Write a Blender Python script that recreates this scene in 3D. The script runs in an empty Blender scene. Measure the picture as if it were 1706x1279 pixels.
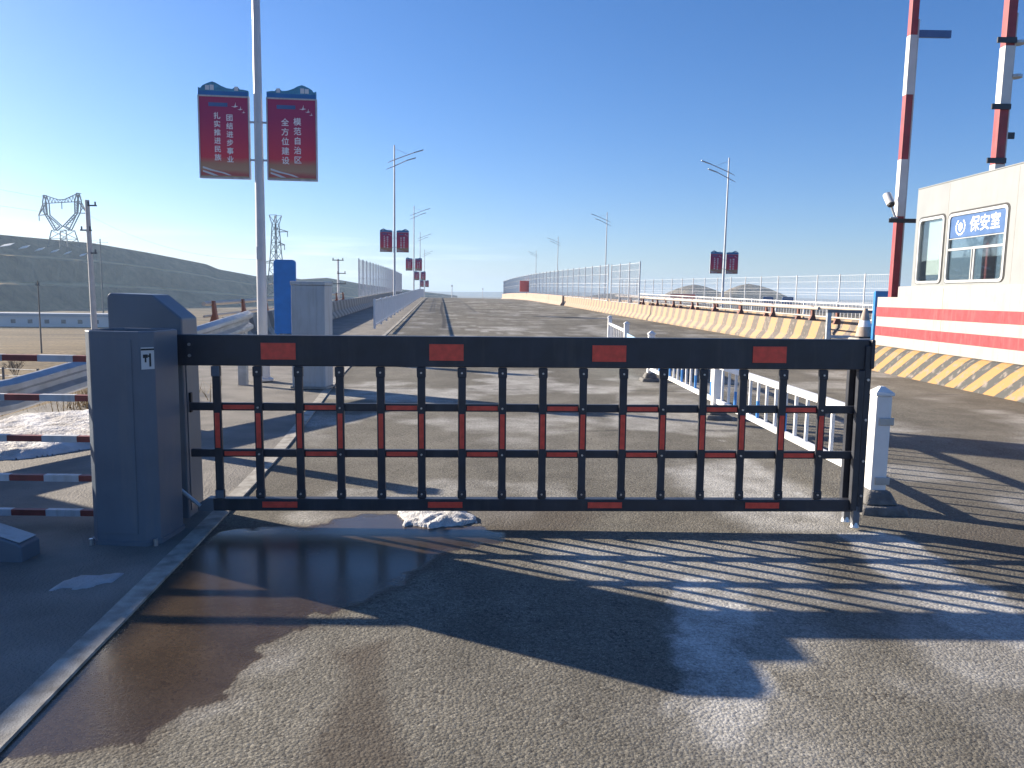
import bpy, bmesh, math, random
import numpy as np
from mathutils import Vector, Matrix
random.seed(7)
S = bpy.context.scene
COL = S.collection
R = math.radians

# ------------------------------------------------------------------ camera
F_PX, PITCH, ROLL, CAM_H = 1280.0, R(6.66), R(1.0), 1.5
cd = bpy.data.cameras.new('camera'); cam = bpy.data.objects.new('camera', cd); COL.objects.link(cam)
cd.sensor_width = 36.0; cd.lens = 36.0 * F_PX / 1706.0
cd.clip_start = 0.05; cd.clip_end = 20000
_fw = Vector((0, math.cos(PITCH), -math.sin(PITCH))); _up0 = Vector((0, math.sin(PITCH), math.cos(PITCH))); _r0 = Vector((1, 0, 0))
_rt = _r0 * math.cos(ROLL) + _up0 * math.sin(ROLL); _up = _up0 * math.cos(ROLL) - _r0 * math.sin(ROLL)
cam.matrix_world = Matrix(((_rt.x, _up.x, -_fw.x, 0), (_rt.y, _up.y, -_fw.y, 0), (_rt.z, _up.z, -_fw.z, CAM_H), (0, 0, 0, 1)))
S.camera = cam

# ------------------------------------------------------------------ sky, sun, exposure
SUN_V = Vector((-2.45, 1.27, 1.0)).normalized()
SUN_EL = math.asin(SUN_V.z); SUN_AZ = math.atan2(SUN_V.x, SUN_V.y)          # azimuth from +Y towards +X
w = bpy.data.worlds.new('World'); S.world = w; w.use_nodes = True
nt = w.node_tree; nt.nodes.clear()
wo = nt.nodes.new('ShaderNodeOutputWorld'); bg = nt.nodes.new('ShaderNodeBackground')
sky = nt.nodes.new('ShaderNodeTexSky'); sky.sky_type = 'NISHITA'; sky.sun_disc = False
sky.sun_elevation = SUN_EL; sky.sun_rotation = SUN_AZ
sky.air_density = 1.0; sky.dust_density = 0.9; sky.ozone_density = 2.5; sky.altitude = 600
bg.inputs['Strength'].default_value = 0.05
# thin cloud streaks low over the horizon, by direction
tc = nt.nodes.new('ShaderNodeTexCoord'); mp = nt.nodes.new('ShaderNodeMapping'); mp.inputs['Scale'].default_value = (3.2, 3.2, 46)
ns = nt.nodes.new('ShaderNodeTexNoise'); ns.inputs['Scale'].default_value = 1.6; ns.inputs['Detail'].default_value = 5
sx = nt.nodes.new('ShaderNodeSeparateXYZ')
cr = nt.nodes.new('ShaderNodeValToRGB'); cr.color_ramp.elements[0].position = .50; cr.color_ramp.elements[1].position = .72
band = nt.nodes.new('ShaderNodeValToRGB'); be = band.color_ramp.elements
be[0].position = 0.0; be[0].color = (.55, .55, .55, 1); be[1].position = .075; be[1].color = (0, 0, 0, 1)
e_ = be.new(.03); e_.color = (.9, .9, .9, 1)
mu = nt.nodes.new('ShaderNodeMath'); mu.operation = 'MULTIPLY'
mx = nt.nodes.new('ShaderNodeMixRGB'); mx.inputs['Color2'].default_value = (13.0, 13.2, 13.6, 1)
L = nt.links.new
L(tc.outputs['Generated'], mp.inputs['Vector']); L(mp.outputs[0], ns.inputs['Vector']); L(tc.outputs['Generated'], sx.inputs[0])
L(sx.outputs['Z'], band.inputs[0]); L(ns.outputs['Fac'], cr.inputs[0]); L(cr.outputs[0], mu.inputs[0]); L(band.outputs[0], mu.inputs[1])
mrx = nt.nodes.new('ShaderNodeMapRange'); mrx.inputs['From Min'].default_value = .05; mrx.inputs['From Max'].default_value = -.18; L(sx.outputs['X'], mrx.inputs['Value'])
mu2 = nt.nodes.new('ShaderNodeMath'); mu2.operation = 'MULTIPLY'; L(mu.outputs[0], mu2.inputs[0]); L(mrx.outputs[0], mu2.inputs[1]); L(mu2.outputs[0], mx.inputs['Fac']); L(sky.outputs[0], mx.inputs['Color1']); tn = nt.nodes.new('ShaderNodeMixRGB'); tn.blend_type = 'MULTIPLY'; tn.inputs['Fac'].default_value = 1; tn.inputs['Color2'].default_value = (.72, .79, 1.0, 1)      # the clear blue of a cold dry day
L(mx.outputs[0], tn.inputs['Color1']); hs_ = nt.nodes.new('ShaderNodeHueSaturation'); hs_.inputs['Saturation'].default_value = 1.18; hs_.inputs['Value'].default_value = 1.34
L(tn.outputs[0], hs_.inputs['Color']); L(hs_.outputs[0], bg.inputs['Color']); L(bg.outputs[0], wo.inputs['Surface'])
sd = bpy.data.lights.new('sun', 'SUN'); sd.energy = 5.0; sd.angle = R(0.5); sd.color = (1.0, .88, .71)
sun = bpy.data.objects.new('sun', sd); COL.objects.link(sun); sun.rotation_euler = SUN_V.to_track_quat('Z', 'Y').to_euler()
S.view_settings.view_transform = 'Standard'; S.view_settings.look = 'None'; S.view_settings.gamma = 1.0
S.view_settings.exposure = 1.35
S.cycles.max_bounces = 6

# ------------------------------------------------------------------ road frame and terrain heights
SH = 0.096                                             # the road heads 5.5 degrees left of the camera
def sm(x): x = min(1, max(0, x)); return x * x * (3 - 2 * x)
def rz(s):                                             # the carriageway climbs onto the bridge and falls beyond its crest
    z = .80 * (.65 * sm((s - 13) / 88.0) + .35 * min(1, max(0, (s - 14) / 84.0)))
    if s > 112: z -= .00028 * (s - 112) ** 2
    return max(z, -6)
def RD(s, t, z=0.0): return Vector((t - SH * s, s, z))
def kerb_t(s): return -1.41 - .36 * sm((s - 5) / 11.0)

# ------------------------------------------------------------------ materials
def nodes_of(m): return m.node_tree.nodes, m.node_tree.links.new
def mat(name, col, rough=.6, metal=0.0, var=.12, scale=6.0, bump=0.0, bscale=60.0, spec=.5, dirt=None, streak=None):
    m = bpy.data.materials.new(name); m.use_nodes = True; N, K = nodes_of(m); b = N['Principled BSDF']
    b.inputs['Roughness'].default_value = rough; b.inputs['Metallic'].default_value = metal; b.inputs['Specular IOR Level'].default_value = spec
    t = N.new('ShaderNodeTexCoord'); n = N.new('ShaderNodeTexNoise'); n.inputs['Scale'].default_value = scale; n.inputs['Detail'].default_value = 6
    K(t.outputs['Object'], n.inputs['Vector'])
    r = N.new('ShaderNodeValToRGB'); r.color_ramp.elements[0].position = .3; r.color_ramp.elements[1].position = .7
    lo = dirt if dirt else tuple(c * (1 - var) for c in col)
    r.color_ramp.elements[0].color = (*lo, 1); r.color_ramp.elements[1].color = (*[min(1, c * (1 + var * .6)) for c in col], 1)
    K(n.outputs['Fac'], r.inputs[0]); K(r.outputs[0], b.inputs['Base Color'])
    if streak:                                          # runs of grime and dust with a shape of their own
        ma = N.new('ShaderNodeMapping'); ma.inputs['Scale'].default_value = (9, 9, .9); K(t.outputs['Object'], ma.inputs[0])
        ns_ = N.new('ShaderNodeTexNoise'); ns_.inputs['Scale'].default_value = 1.4; ns_.inputs['Detail'].default_value = 8; ns_.inputs['Roughness'].default_value = .65; K(ma.outputs[0], ns_.inputs['Vector'])
        rs = N.new('ShaderNodeValToRGB'); rs.color_ramp.elements[0].position = .50; rs.color_ramp.elements[1].position = .74; rs.color_ramp.elements[1].color = (streak[3],) * 3 + (1,); K(ns_.outputs['Fac'], rs.inputs[0])
        mx_ = N.new('ShaderNodeMixRGB'); mx_.inputs['Color2'].default_value = (*streak[:3], 1); K(rs.outputs[0], mx_.inputs['Fac']); K(r.outputs[0], mx_.inputs['Color1']); K(mx_.outputs[0], b.inputs['Base Color'])
    mr = N.new('ShaderNodeMapRange'); mr.inputs['To Min'].default_value = max(.05, rough - .1); mr.inputs['To Max'].default_value = min(1, rough + .12)
    K(n.outputs['Fac'], mr.inputs['Value']); K(mr.outputs[0], b.inputs['Roughness'])
    if bump:
        n2 = N.new('ShaderNodeTexNoise'); n2.inputs['Scale'].default_value = bscale; n2.inputs['Detail'].default_value = 4
        bp = N.new('ShaderNodeBump'); bp.inputs['Strength'].default_value = bump; bp.inputs['Distance'].default_value = .02
        K(t.outputs['Object'], n2.inputs['Vector']); K(n2.outputs['Fac'], bp.inputs['Height']); K(bp.outputs[0], b.inputs['Normal'])
    return m
M = dict(
    gate=mat('dark gate paint', (.030, .034, .046), .42, var=.25, scale=9, streak=(.12, .11, .10, .28)),
    gate_edge=mat('grey gate end', (.16, .17, .19), .4, var=.2),
    reflector=mat('red reflector', (.85, .085, .055), .32, var=.18, scale=25),
    bolt=mat('bolt steel', (.55, .55, .56), .35, .9),
    cabinet=mat('blue grey cabinet paint', (.115, .145, .185), .42, var=.10, scale=3, dirt=(.095, .12, .155), streak=(.19, .19, .19, .35)),
    dark=mat('black rubber', (.02, .02, .022), .6),
    greycab=mat('grey cabinet paint', (.42, .45, .47), .5, var=.10, scale=3, streak=(.24, .22, .19, .5)),
    white=mat('white paint', (.60, .60, .59), .45, var=.10, scale=4),
    whitebar=mat('white railing paint', (.80, .80, .80), .4, var=.08, scale=8),
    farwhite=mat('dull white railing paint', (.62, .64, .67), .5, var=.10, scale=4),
    blue=mat('blue sheet', (.02, .19, .55), .45, var=.12),
    bluebar=mat('blue sleeve', (.07, .30, .72), .4),
    lblue=mat('pale blue sheet', (.35, .55, .75), .5),
    red=mat('red paint', (.30, .04, .05), .5, var=.22, scale=7, streak=(.28, .14, .13, .5)),
    barred=mat('dull red paint', (.24, .055, .045), .55, var=.3, scale=9),
    barwhite=mat('dull white paint', (.50, .51, .54), .55, var=.15, scale=9, streak=(.25, .20, .17, .6)),
    galv=mat('galvanised steel', (.46, .48, .50), .42, .55, var=.2, scale=8),
    pole=mat('pole paint', (.50, .51, .54), .38, .15, var=.1, scale=3),
    lattice=mat('dark lattice steel', (.10, .11, .13), .6, .3),
    wire=mat('mesh wire', (.66, .67, .68), .5, .0),
    concrete=mat('concrete', (.34, .32, .29), .85, var=.25, scale=5, bump=.4, bscale=50),
    basecon=mat('dark concrete block', (.16, .155, .15), .9, var=.35, scale=14, bump=.6, bscale=70),
    rail=mat('cream rail paint', (.46, .41, .36), .5, var=.15, scale=2),
    brown=mat('brown rail post paint', (.22, .085, .06), .6, var=.25, scale=5),
    cone=mat('weathered cone', (.36, .30, .25), .7, var=.3, scale=9, dirt=(.30, .22, .17)),
    booth=mat('booth sheet', (.265, .28, .285), .42, var=.06, scale=2, streak=(.21, .21, .20, .35)),
    plaster=mat('white plaster', (.37, .355, .335), .75, var=.10, scale=3, bump=.15, bscale=30, streak=(.30, .26, .21, .6)),
    frame=mat('aluminium frame', (.50, .51, .51), .35, .3),
    signblue=mat('sign blue', (.06, .13, .30), .35),
    crest=mat('banner crest', (.07, .27, .42), .5, var=.35, scale=14),
    crestblue=mat('banner crest blue', (.03, .16, .42), .5),
    letter=mat('banner lettering', (.82, .80, .80), .6),
    gold=mat('gold ribbon', (.46, .36, .20), .6, var=.25, scale=10),
    pinkred=mat('faded red cloth', (.62, .16, .15), .8),
    snow=mat('snow', (.68, .68, .70), .75, var=.12, scale=12, bump=.9, bscale=90, dirt=(.50, .48, .46)),
    oldsnow=mat('trodden snow', (.42, .43, .46), .8, var=.12, scale=8, bump=.8, bscale=25, dirt=(.34, .32, .30)),
    snowbank=mat('old snow bank', (.66, .66, .68), .8, var=.1, scale=3.2, bump=.9, bscale=40, dirt=(.33, .30, .27)),
    straw=mat('dry grass', (.30, .21, .10), .9, var=.3, scale=20),
    twig=mat('bare twigs', (.13, .10, .075), .9),
    farroof=mat('far building roof', (.36, .40, .46), .7),
    farwall=mat('far building wall', (.60, .62, .64), .8),
    farglass=mat('far building window', (.10, .12, .15), .4),
    fieldpost=mat('weathered timber', (.20, .18, .16), .9),
    deck=mat('deck concrete', (.26, .25, .24), .9, var=.2),
    interior=mat('booth interior', (.30, .31, .31), .8),
    polecon=mat('pale pole concrete', (.52, .51, .49), .8, var=.1, scale=3),
    curtain=mat('white blind', (.72, .76, .76), .8, var=.05),
)
def stripes_mat(name, c1, c2, period, slant, rough=.75, fade=None):
    """painted slanted stripes running along the road (world Y), worn in places"""
    m = bpy.data.materials.new(name); m.use_nodes = True; N, K = nodes_of(m); b = N['Principled BSDF']
    b.inputs['Roughness'].default_value = rough
    g = N.new('ShaderNodeNewGeometry'); s = N.new('ShaderNodeSeparateXYZ'); K(g.outputs['Position'], s.inputs[0])
    def mth(op, a, bb):
        n = N.new('ShaderNodeMath'); n.operation = op
        for i, q in ((0, a), (1, bb)):
            if q is None: continue
            if isinstance(q, (int, float)): n.inputs[i].default_value = q
            else: K(q, n.inputs[i])
        return n.outputs[0]
    nz = N.new('ShaderNodeTexNoise'); nz.inputs['Scale'].default_value = 9; nz.inputs['Detail'].default_value = 6; K(g.outputs['Position'], nz.inputs['Vector'])
    nb = N.new('ShaderNodeTexNoise'); nb.inputs['Scale'].default_value = 1.3; nb.inputs['Detail'].default_value = 3; K(g.outputs['Position'], nb.inputs['Vector'])
    a = mth('ADD', s.outputs['Y'], mth('MULTIPLY', s.outputs['Z'], slant))
    a = mth('ADD', a, mth('MULTIPLY', nz.outputs['Fac'], .05))
    fr = mth('FRACT', mth('DIVIDE', a, period), None)
    st = N.new('ShaderNodeValToRGB'); st.color_ramp.interpolation = 'LINEAR'
    el = st.color_ramp.elements; el[0].position = .0; el[0].color = (*c1, 1); el[1].position = .53; el[1].color = (*c2, 1)
    x = el.new(.48); x.color = (*c1, 1); y = el.new(.97); y.color = (*c2, 1); q = el.new(1.0); q.color = (*c1, 1)
    K(fr, st.inputs[0])
    wr = N.new('ShaderNodeValToRGB'); wr.color_ramp.elements[0].position = .54; wr.color_ramp.elements[1].position = .70; K(nz.outputs['Fac'], wr.inputs[0])
    mxn = N.new('ShaderNodeMixRGB'); mxn.inputs['Color2'].default_value = (.22, .185, .16, 1); K(wr.outputs[0], mxn.inputs['Fac']); K(st.outputs[0], mxn.inputs['Color1'])
    out = mxn.outputs[0]
    if fade:                                           # the older paint further along has weathered away to bare concrete
        f = N.new('ShaderNodeMapRange'); f.inputs['From Min'].default_value = fade[0]; f.inputs['From Max'].default_value = fade[1]
        f.inputs['To Max'].default_value = fade[3]; K(mth('ADD', s.outputs['Y'], mth('MULTIPLY', nb.outputs['Fac'], 4.0)), f.inputs['Value'])
        m2 = N.new('ShaderNodeMixRGB'); m2.inputs['Color2'].default_value = (*fade[2], 1); K(f.outputs[0], m2.inputs['Fac']); K(out, m2.inputs['Color1']); out = m2.outputs[0]
    K(out, b.inputs['Base Color'])
    bp = N.new('ShaderNodeBump'); bp.inputs['Strength'].default_value = .3; bp.inputs['Distance'].default_value = .01; K(nz.outputs['Fac'], bp.inputs['Height']); K(bp.outputs[0], b.inputs['Normal'])
    return m
M['jersey'] = stripes_mat('striped barrier paint', (.36, .225, .10), (.075, .070, .066), 0.98, .45, fade=(24, 36, (.36, .27, .215), .36))
M['jersey_far'] = mat('weathered pink concrete', (.35, .26, .21), .85, var=.14, scale=2)
M['jersey_left'] = stripes_mat('striped left barrier paint', (.40, .36, .30), (.17, .155, .14), 1.3, .9, fade=(24, 60, (.33, .30, .28), .5))
M['plinth'] = stripes_mat('striped plinth paint', (.34, .19, .065), (.055, .056, .054), .56, 1.0)

def banner_mat():
    m = bpy.data.materials.new('banner print'); m.use_nodes = True; N, K = nodes_of(m); b = N['Principled BSDF']; b.inputs['Roughness'].default_value = .5
    t = N.new('ShaderNodeTexCoord'); s = N.new('ShaderNodeSeparateXYZ'); K(t.outputs['Object'], s.inputs[0])
    n = N.new('ShaderNodeTexNoise'); n.inputs['Scale'].default_value = 4; K(t.outputs['Object'], n.inputs['Vector'])
    a = N.new('ShaderNodeMath'); a.operation = 'MULTIPLY_ADD'; K(n.outputs['Fac'], a.inputs[0]); a.inputs[1].default_value = .10; K(s.outputs['Z'], a.inputs[2])
    r = N.new('ShaderNodeValToRGB'); e = r.color_ramp.elements
    e[0].position = 0.0; e[0].color = (.50, .22, .20, 1); e[1].position = 1.0; e[1].color = (.36, .035, .12, 1)
    for p, c in ((.10, (.45, .10, .09)), (.17, (.44, .27, .17)), (.26, (.42, .22, .14)), (.36, (.62, .055, .085)), (.6, (.52, .045, .10))):
        q = e.new(p); q.color = (*c, 1)
    K(a.outputs[0], r.inputs[0]); K(r.outputs[0], b.inputs['Base Color'])
    return m
M['banner'] = banner_mat()
def glass_mat(name, tint=(.75, .85, .85), alpha=.45):
    m = bpy.data.materials.new(name); m.use_nodes = True; N, K = nodes_of(m); b = N['Principled BSDF']
    b.inputs['Base Color'].default_value = (*tint, 1); b.inputs['Roughness'].default_value = .03; b.inputs['IOR'].default_value = 1.45
    tr = N.new('ShaderNodeBsdfTransparent'); tr.inputs[0].default_value = (.90, .95, .95, 1)
    gl = N.new('ShaderNodeBsdfGlossy'); gl.inputs['Roughness'].default_value = .02
    lw = N.new('ShaderNodeLayerWeight'); lw.inputs[0].default_value = .3
    ad = N.new('ShaderNodeMath'); ad.operation = 'MULTIPLY_ADD'; K(lw.outputs['Fresnel'], ad.inputs[0]); ad.inputs[1].default_value = .6; ad.inputs[2].default_value = .05
    mxs = N.new('ShaderNodeMixShader'); K(ad.outputs[0], mxs.inputs[0]); K(tr.outputs[0], mxs.inputs[1]); K(gl.outputs[0], mxs.inputs[2])
    K(mxs.outputs[0], N['Material Output'].inputs['Surface'])
    return m
M['glass'] = glass_mat('window glass')

# ------------------------------------------------------------------ object helpers
def tag(o, label=None, cat=None, group=None, kind=None):
    if label: o['label'] = label
    if cat: o['category'] = cat
    if group: o['group'] = group
    if kind: o['kind'] = kind
    return o
def empty(name, loc=(0, 0, 0), rz_=0.0, label=None, cat=None, group=None, tilt=0.0):
    o = bpy.data.objects.new(name, None); COL.objects.link(o); o.location = loc; o.rotation_euler = (0, tilt, rz_); o.empty_display_size = .2
    return tag(o, label, cat, group)
def copy_tree(o, parent=None):
    c = o.copy(); COL.objects.link(c)
    if parent: c.parent = parent
    for ch in list(o.children): copy_tree(ch, c)
    return c
class MB:
    def __init__(s): s.v = []; s.f = []
    def add(s, vs, fs):
        o = len(s.v); s.v += [tuple(q) for q in vs]; s.f += [tuple(i + o for i in f) for f in fs]; return s
    def box(s, x0, x1, y0, y1, z0, z1, mt=None):
        vs = [Vector((x, y, z)) for z in (z0, z1) for y in (y0, y1) for x in (x0, x1)]
        if mt: vs = [mt @ q for q in vs]
        return s.add(vs, [(0, 2, 3, 1), (4, 5, 7, 6), (0, 1, 5, 4), (2, 6, 7, 3), (0, 4, 6, 2), (1, 3, 7, 5)])
    def hexa(s, bot, top):                             # four bottom points (ccw), four top points
        n = len(bot); vs = list(bot) + list(top)
        fs = [tuple(reversed(range(n))), tuple(range(n, 2 * n))] + [(i, (i + 1) % n, n + (i + 1) % n, n + i) for i in range(n)]
        return s.add(vs, fs)
    def bar(s, p, q, a, b=None, up=(0, 0, 1)):         # rectangular bar p->q, width a, height b
        p = Vector(p); q = Vector(q); b = b or a; d = (q - p).normalized(); u = Vector(up)
        if abs(d.dot(u)) > .98: u = Vector((0, 1, 0))
        r = d.cross(u).normalized(); u = r.cross(d).normalized()
        c = [(-a / 2, -b / 2), (a / 2, -b / 2), (a / 2, b / 2), (-a / 2, b / 2)]
        return s.hexa([p + r * x + u * y for x, y in c][::-1], [q + r * x + u * y for x, y in c][::-1])
    def tube(s, pts, rad, n=10, cap=True):
        pts = [Vector(p) for p in pts]; rads = rad if isinstance(rad, (list, tuple)) else [rad] * len(pts)
        o = len(s.v); rings = []
        for i, p in enumerate(pts):
            d = (pts[min(i + 1, len(pts) - 1)] - pts[max(i - 1, 0)]).normalized()
            u = Vector((0, 0, 1)) if abs(d.z) < .95 else Vector((0, 1, 0))
            r = d.cross(u).normalized(); u = r.cross(d).normalized()
            ring = []
            for k in range(n):
                a = 2 * math.pi * k / n; s.v.append(tuple(p + (r * math.cos(a) + u * math.sin(a)) * rads[i])); ring.append(len(s.v) - 1)
            rings.append(ring)
        for a, b in zip(rings, rings[1:]):
            for k in range(n): s.f.append((a[k], a[(k + 1) % n], b[(k + 1) % n], b[k]))
        if cap: s.f.append(tuple(reversed(rings[0]))); s.f.append(tuple(rings[-1]))
        return s
    def prism(s, poly, y0, y1, mt=None):               # polygon in XZ, extruded along Y
        a = [Vector((x, y0, z)) for x, z in poly]; b = [Vector((x, y1, z)) for x, z in poly]
        if mt: a = [mt @ q for q in a]; b = [mt @ q for q in b]
        return s.hexa(a, b)
    def lathe(s, prof, n=24, c=(0, 0, 0)):
        o = len(s.v); c = Vector(c)
        for r, z in prof:
            for k in range(n):
                a = 2 * math.pi * k / n; s.v.append((c.x + r * math.cos(a), c.y + r * math.sin(a), c.z + z))
        for i in range(len(prof) - 1):
            for k in range(n): s.f.append((o + i * n + k, o + i * n + (k + 1) % n, o + (i + 1) * n + (k + 1) % n, o + (i + 1) * n + k))
        s.f.append(tuple(reversed(range(o, o + n)))); s.f.append(tuple(range(o + (len(prof) - 1) * n, o + len(prof) * n)))
        return s
    def build(s, name, m, parent=None, smooth=False, bevel=0.0, loc=None, seg=2):
        me = bpy.data.meshes.new(name); me.from_pydata(s.v, [], s.f); me.update()
        bm = bmesh.new(); bm.from_mesh(me); bmesh.ops.recalc_face_normals(bm, faces=bm.faces); bm.to_mesh(me); bm.free()
        o = bpy.data.objects.new(name, me); COL.objects.link(o); me.materials.append(m)
        if parent: o.parent = parent
        if loc: o.location = loc
        if smooth:
            for p in me.polygons: p.use_smooth = True
            me.set_sharp_from_angle(angle=R(40))
        if bevel:
            md = o.modifiers.new('bevel', 'BEVEL'); md.width = bevel; md.segments = seg; md.limit_method = 'ANGLE'; md.angle_limit = R(35)
        return o
def text_mesh(name, body, size, m, parent, loc, rot=(R(90), 0, 0), extrude=.002, bold=0.0, center=True, sx=1.0, spacing=1.0):
    c = bpy.data.curves.new(name, 'FONT'); c.body = body; c.size = size; c.extrude = extrude; c.space_character = spacing
    if center: c.align_x = 'CENTER'; c.align_y = 'CENTER'
    t = bpy.data.objects.new('tmp', c); COL.objects.link(t)
    bpy.context.view_layer.update()
    me = bpy.data.meshes.new_from_object(t.evaluated_get(bpy.context.evaluated_depsgraph_get()))
    bpy.data.objects.remove(t); me.materials.clear(); me.materials.append(m)
    if bold:                                            # heavier strokes: copies shifted by a hair, each a hair deeper
        bm = bmesh.new(); bm.from_mesh(me); vs0 = [v.co.copy() for v in bm.verts]
        fs0 = [[v.index for v in f.verts] for f in bm.faces]
        for k, (dx, dy) in enumerate(((bold, 0), (-bold, 0), (0, bold), (0, -bold))):
            nv = [bm.verts.new((v.x + dx, v.y + dy, v.z - .0002 * (k + 1))) for v in vs0]
            for f in fs0: bm.faces.new([nv[i] for i in f])
        bm.to_mesh(me); bm.free()
    o = bpy.data.objects.new(name, me); COL.objects.link(o); o.parent = parent; o.location = loc; o.rotation_euler = rot; o.scale = (sx, 1, 1)
    return o

# ------------------------------------------------------------------ value noise (for stains with a shape of their own)
_rng = np.random.default_rng(5)
_lat = _rng.random((256, 256))
def vnoise(x, y):
    xi = np.floor(x).astype(int); yi = np.floor(y).astype(int); fx = x - xi; fy = y - yi
    fx = fx * fx * (3 - 2 * fx); fy = fy * fy * (3 - 2 * fy)
    g = lambda a, b: _lat[a % 256, b % 256]
    return (g(xi, yi) * (1 - fx) + g(xi + 1, yi) * fx) * (1 - fy) + (g(xi, yi + 1) * (1 - fx) + g(xi + 1, yi + 1) * fx) * fy
def fbm(x, y, o=4):
    s = 0; a = .5
    for k in range(o): s = s + a * vnoise(x * 2 ** k + 17 * k, y * 2 ** k + 31 * k); a *= .5
    return s
def sd_poly(px, py, poly):                             # signed distance to a polygon, inside positive
    d = np.full(px.shape, 1e9); ins = np.zeros(px.shape, bool); n = len(poly)
    for i in range(n):
        ax, ay = poly[i]; bx, by = poly[(i + 1) % n]
        ex, ey = bx - ax, by - ay; wx, wy = px - ax, py - ay
        h = np.clip((wx * ex + wy * ey) / (ex * ex + ey * ey + 1e-12), 0, 1)
        d = np.minimum(d, np.hypot(wx - ex * h, wy - ey * h))
        c = ((ay > py) != (by > py)) & (px < (bx - ax) * (py - ay) / (by - ay + 1e-12) + ax); ins ^= c
    return np.where(ins, d, -d)
def ss(a, b, x): x = np.clip((x - a) / (b - a), 0, 1); return x * x * (3 - 2 * x)

# ------------------------------------------------------------------ terrain
def base_z(x, y):
    r = math.hypot(x, y); return -3.0 - 7.0 * sm((r - 20) / 200.0)
def terrain_z(x, y):
    t = x + SH * y; b = base_z(x, y)
    s_ = max(-20, min(y, 260))
    d = max(-4.6 - t, t - 33.0, 0)
    if y > 200: d = max(d, (y - 200) * .3)
    k = sm(d / 9.0)
    bump = .10 * (math.sin(x * 1.7 + y * .6) + math.sin(y * 1.3 - x * .5)) * min(1, d / 2.0) * (1 - k * .5)
    return (rz(s_) - .14) * (1 - k) + b * k + bump
def axis(segs):
    out = []
    for a, b, st in segs:
        n = max(1, int(round((b - a) / st))); out += [a + (b - a) * i / n for i in range(n)]
    out.append(segs[-1][1]); return out
xs = axis([(-5000, -1000, 500), (-1000, -200, 50), (-200, -40, 8), (-40, -16, 2), (-16, -3, .5), (-3, 30, 3), (30, 60, 3), (60, 300, 30), (300, 1000, 100), (1000, 5000, 500)])
ys = axis([(-300, -40, 40), (-40, 2, 4), (2, 30, .6), (30, 80, 2), (80, 260, 6), (260, 600, 30), (600, 2000, 140), (2000, 5600, 600)])
mb = MB(); mb.v = [(x, y, terrain_z(x, y)) for y in ys for x in xs]; nx = len(xs)
mb.f = [(j * nx + i, j * nx + i + 1, (j + 1) * nx + i + 1, (j + 1) * nx + i) for j in range(len(ys) - 1) for i in range(nx - 1)]
def field_mat():
    m = bpy.data.materials.new('dry field'); m.use_nodes = True; N, K = nodes_of(m); b = N['Principled BSDF']; b.inputs['Roughness'].default_value = .95; b.inputs['Specular IOR Level'].default_value = .1
    g = N.new('ShaderNodeNewGeometry')
    mp_ = N.new('ShaderNodeMapping'); mp_.inputs['Scale'].default_value = (.02, .09, 0); K(g.outputs['Position'], mp_.inputs[0])
    n1 = N.new('ShaderNodeTexNoise'); n1.inputs['Scale'].default_value = 1.0; n1.inputs['Detail'].default_value = 7; K(mp_.outputs[0], n1.inputs['Vector'])
    n2 = N.new('ShaderNodeTexNoise'); n2.inputs['Scale'].default_value = 2.2; n2.inputs['Detail'].default_value = 8; K(g.outputs['Position'], n2.inputs['Vector'])
    r1 = N.new('ShaderNodeValToRGB'); e = r1.color_ramp.elements; e[0].position = .30; e[0].color = (.12, .095, .065, 1); e[1].position = .66; e[1].color = (.27, .21, .13, 1); K(n1.outputs['Fac'], r1.inputs[0])
    r2 = N.new('ShaderNodeValToRGB'); e = r2.color_ramp.elements; e[0].position = .35; e[0].color = (.45, .45, .45, 1); e[1].position = .7; e[1].color = (1.15, 1.1, 1.05, 1); K(n2.outputs['Fac'], r2.inputs[0])
    mm = N.new('ShaderNodeMixRGB'); mm.blend_type = 'MULTIPLY'; mm.inputs['Fac'].default_value = 1; K(r1.outputs[0], mm.inputs['Color1']); K(r2.outputs[0], mm.inputs['Color2'])
    K(mm.outputs[0], b.inputs['Base Color'])
    bp = N.new('ShaderNodeBump'); bp.inputs['Strength'].default_value = .6; bp.inputs['Distance'].default_value = .08; K(n2.outputs['Fac'], bp.inputs['Height']); K(bp.outputs[0], b.inputs['Normal'])
    return m
tag(mb.build('ground', field_mat(), smooth=True), kind='structure')

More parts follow.
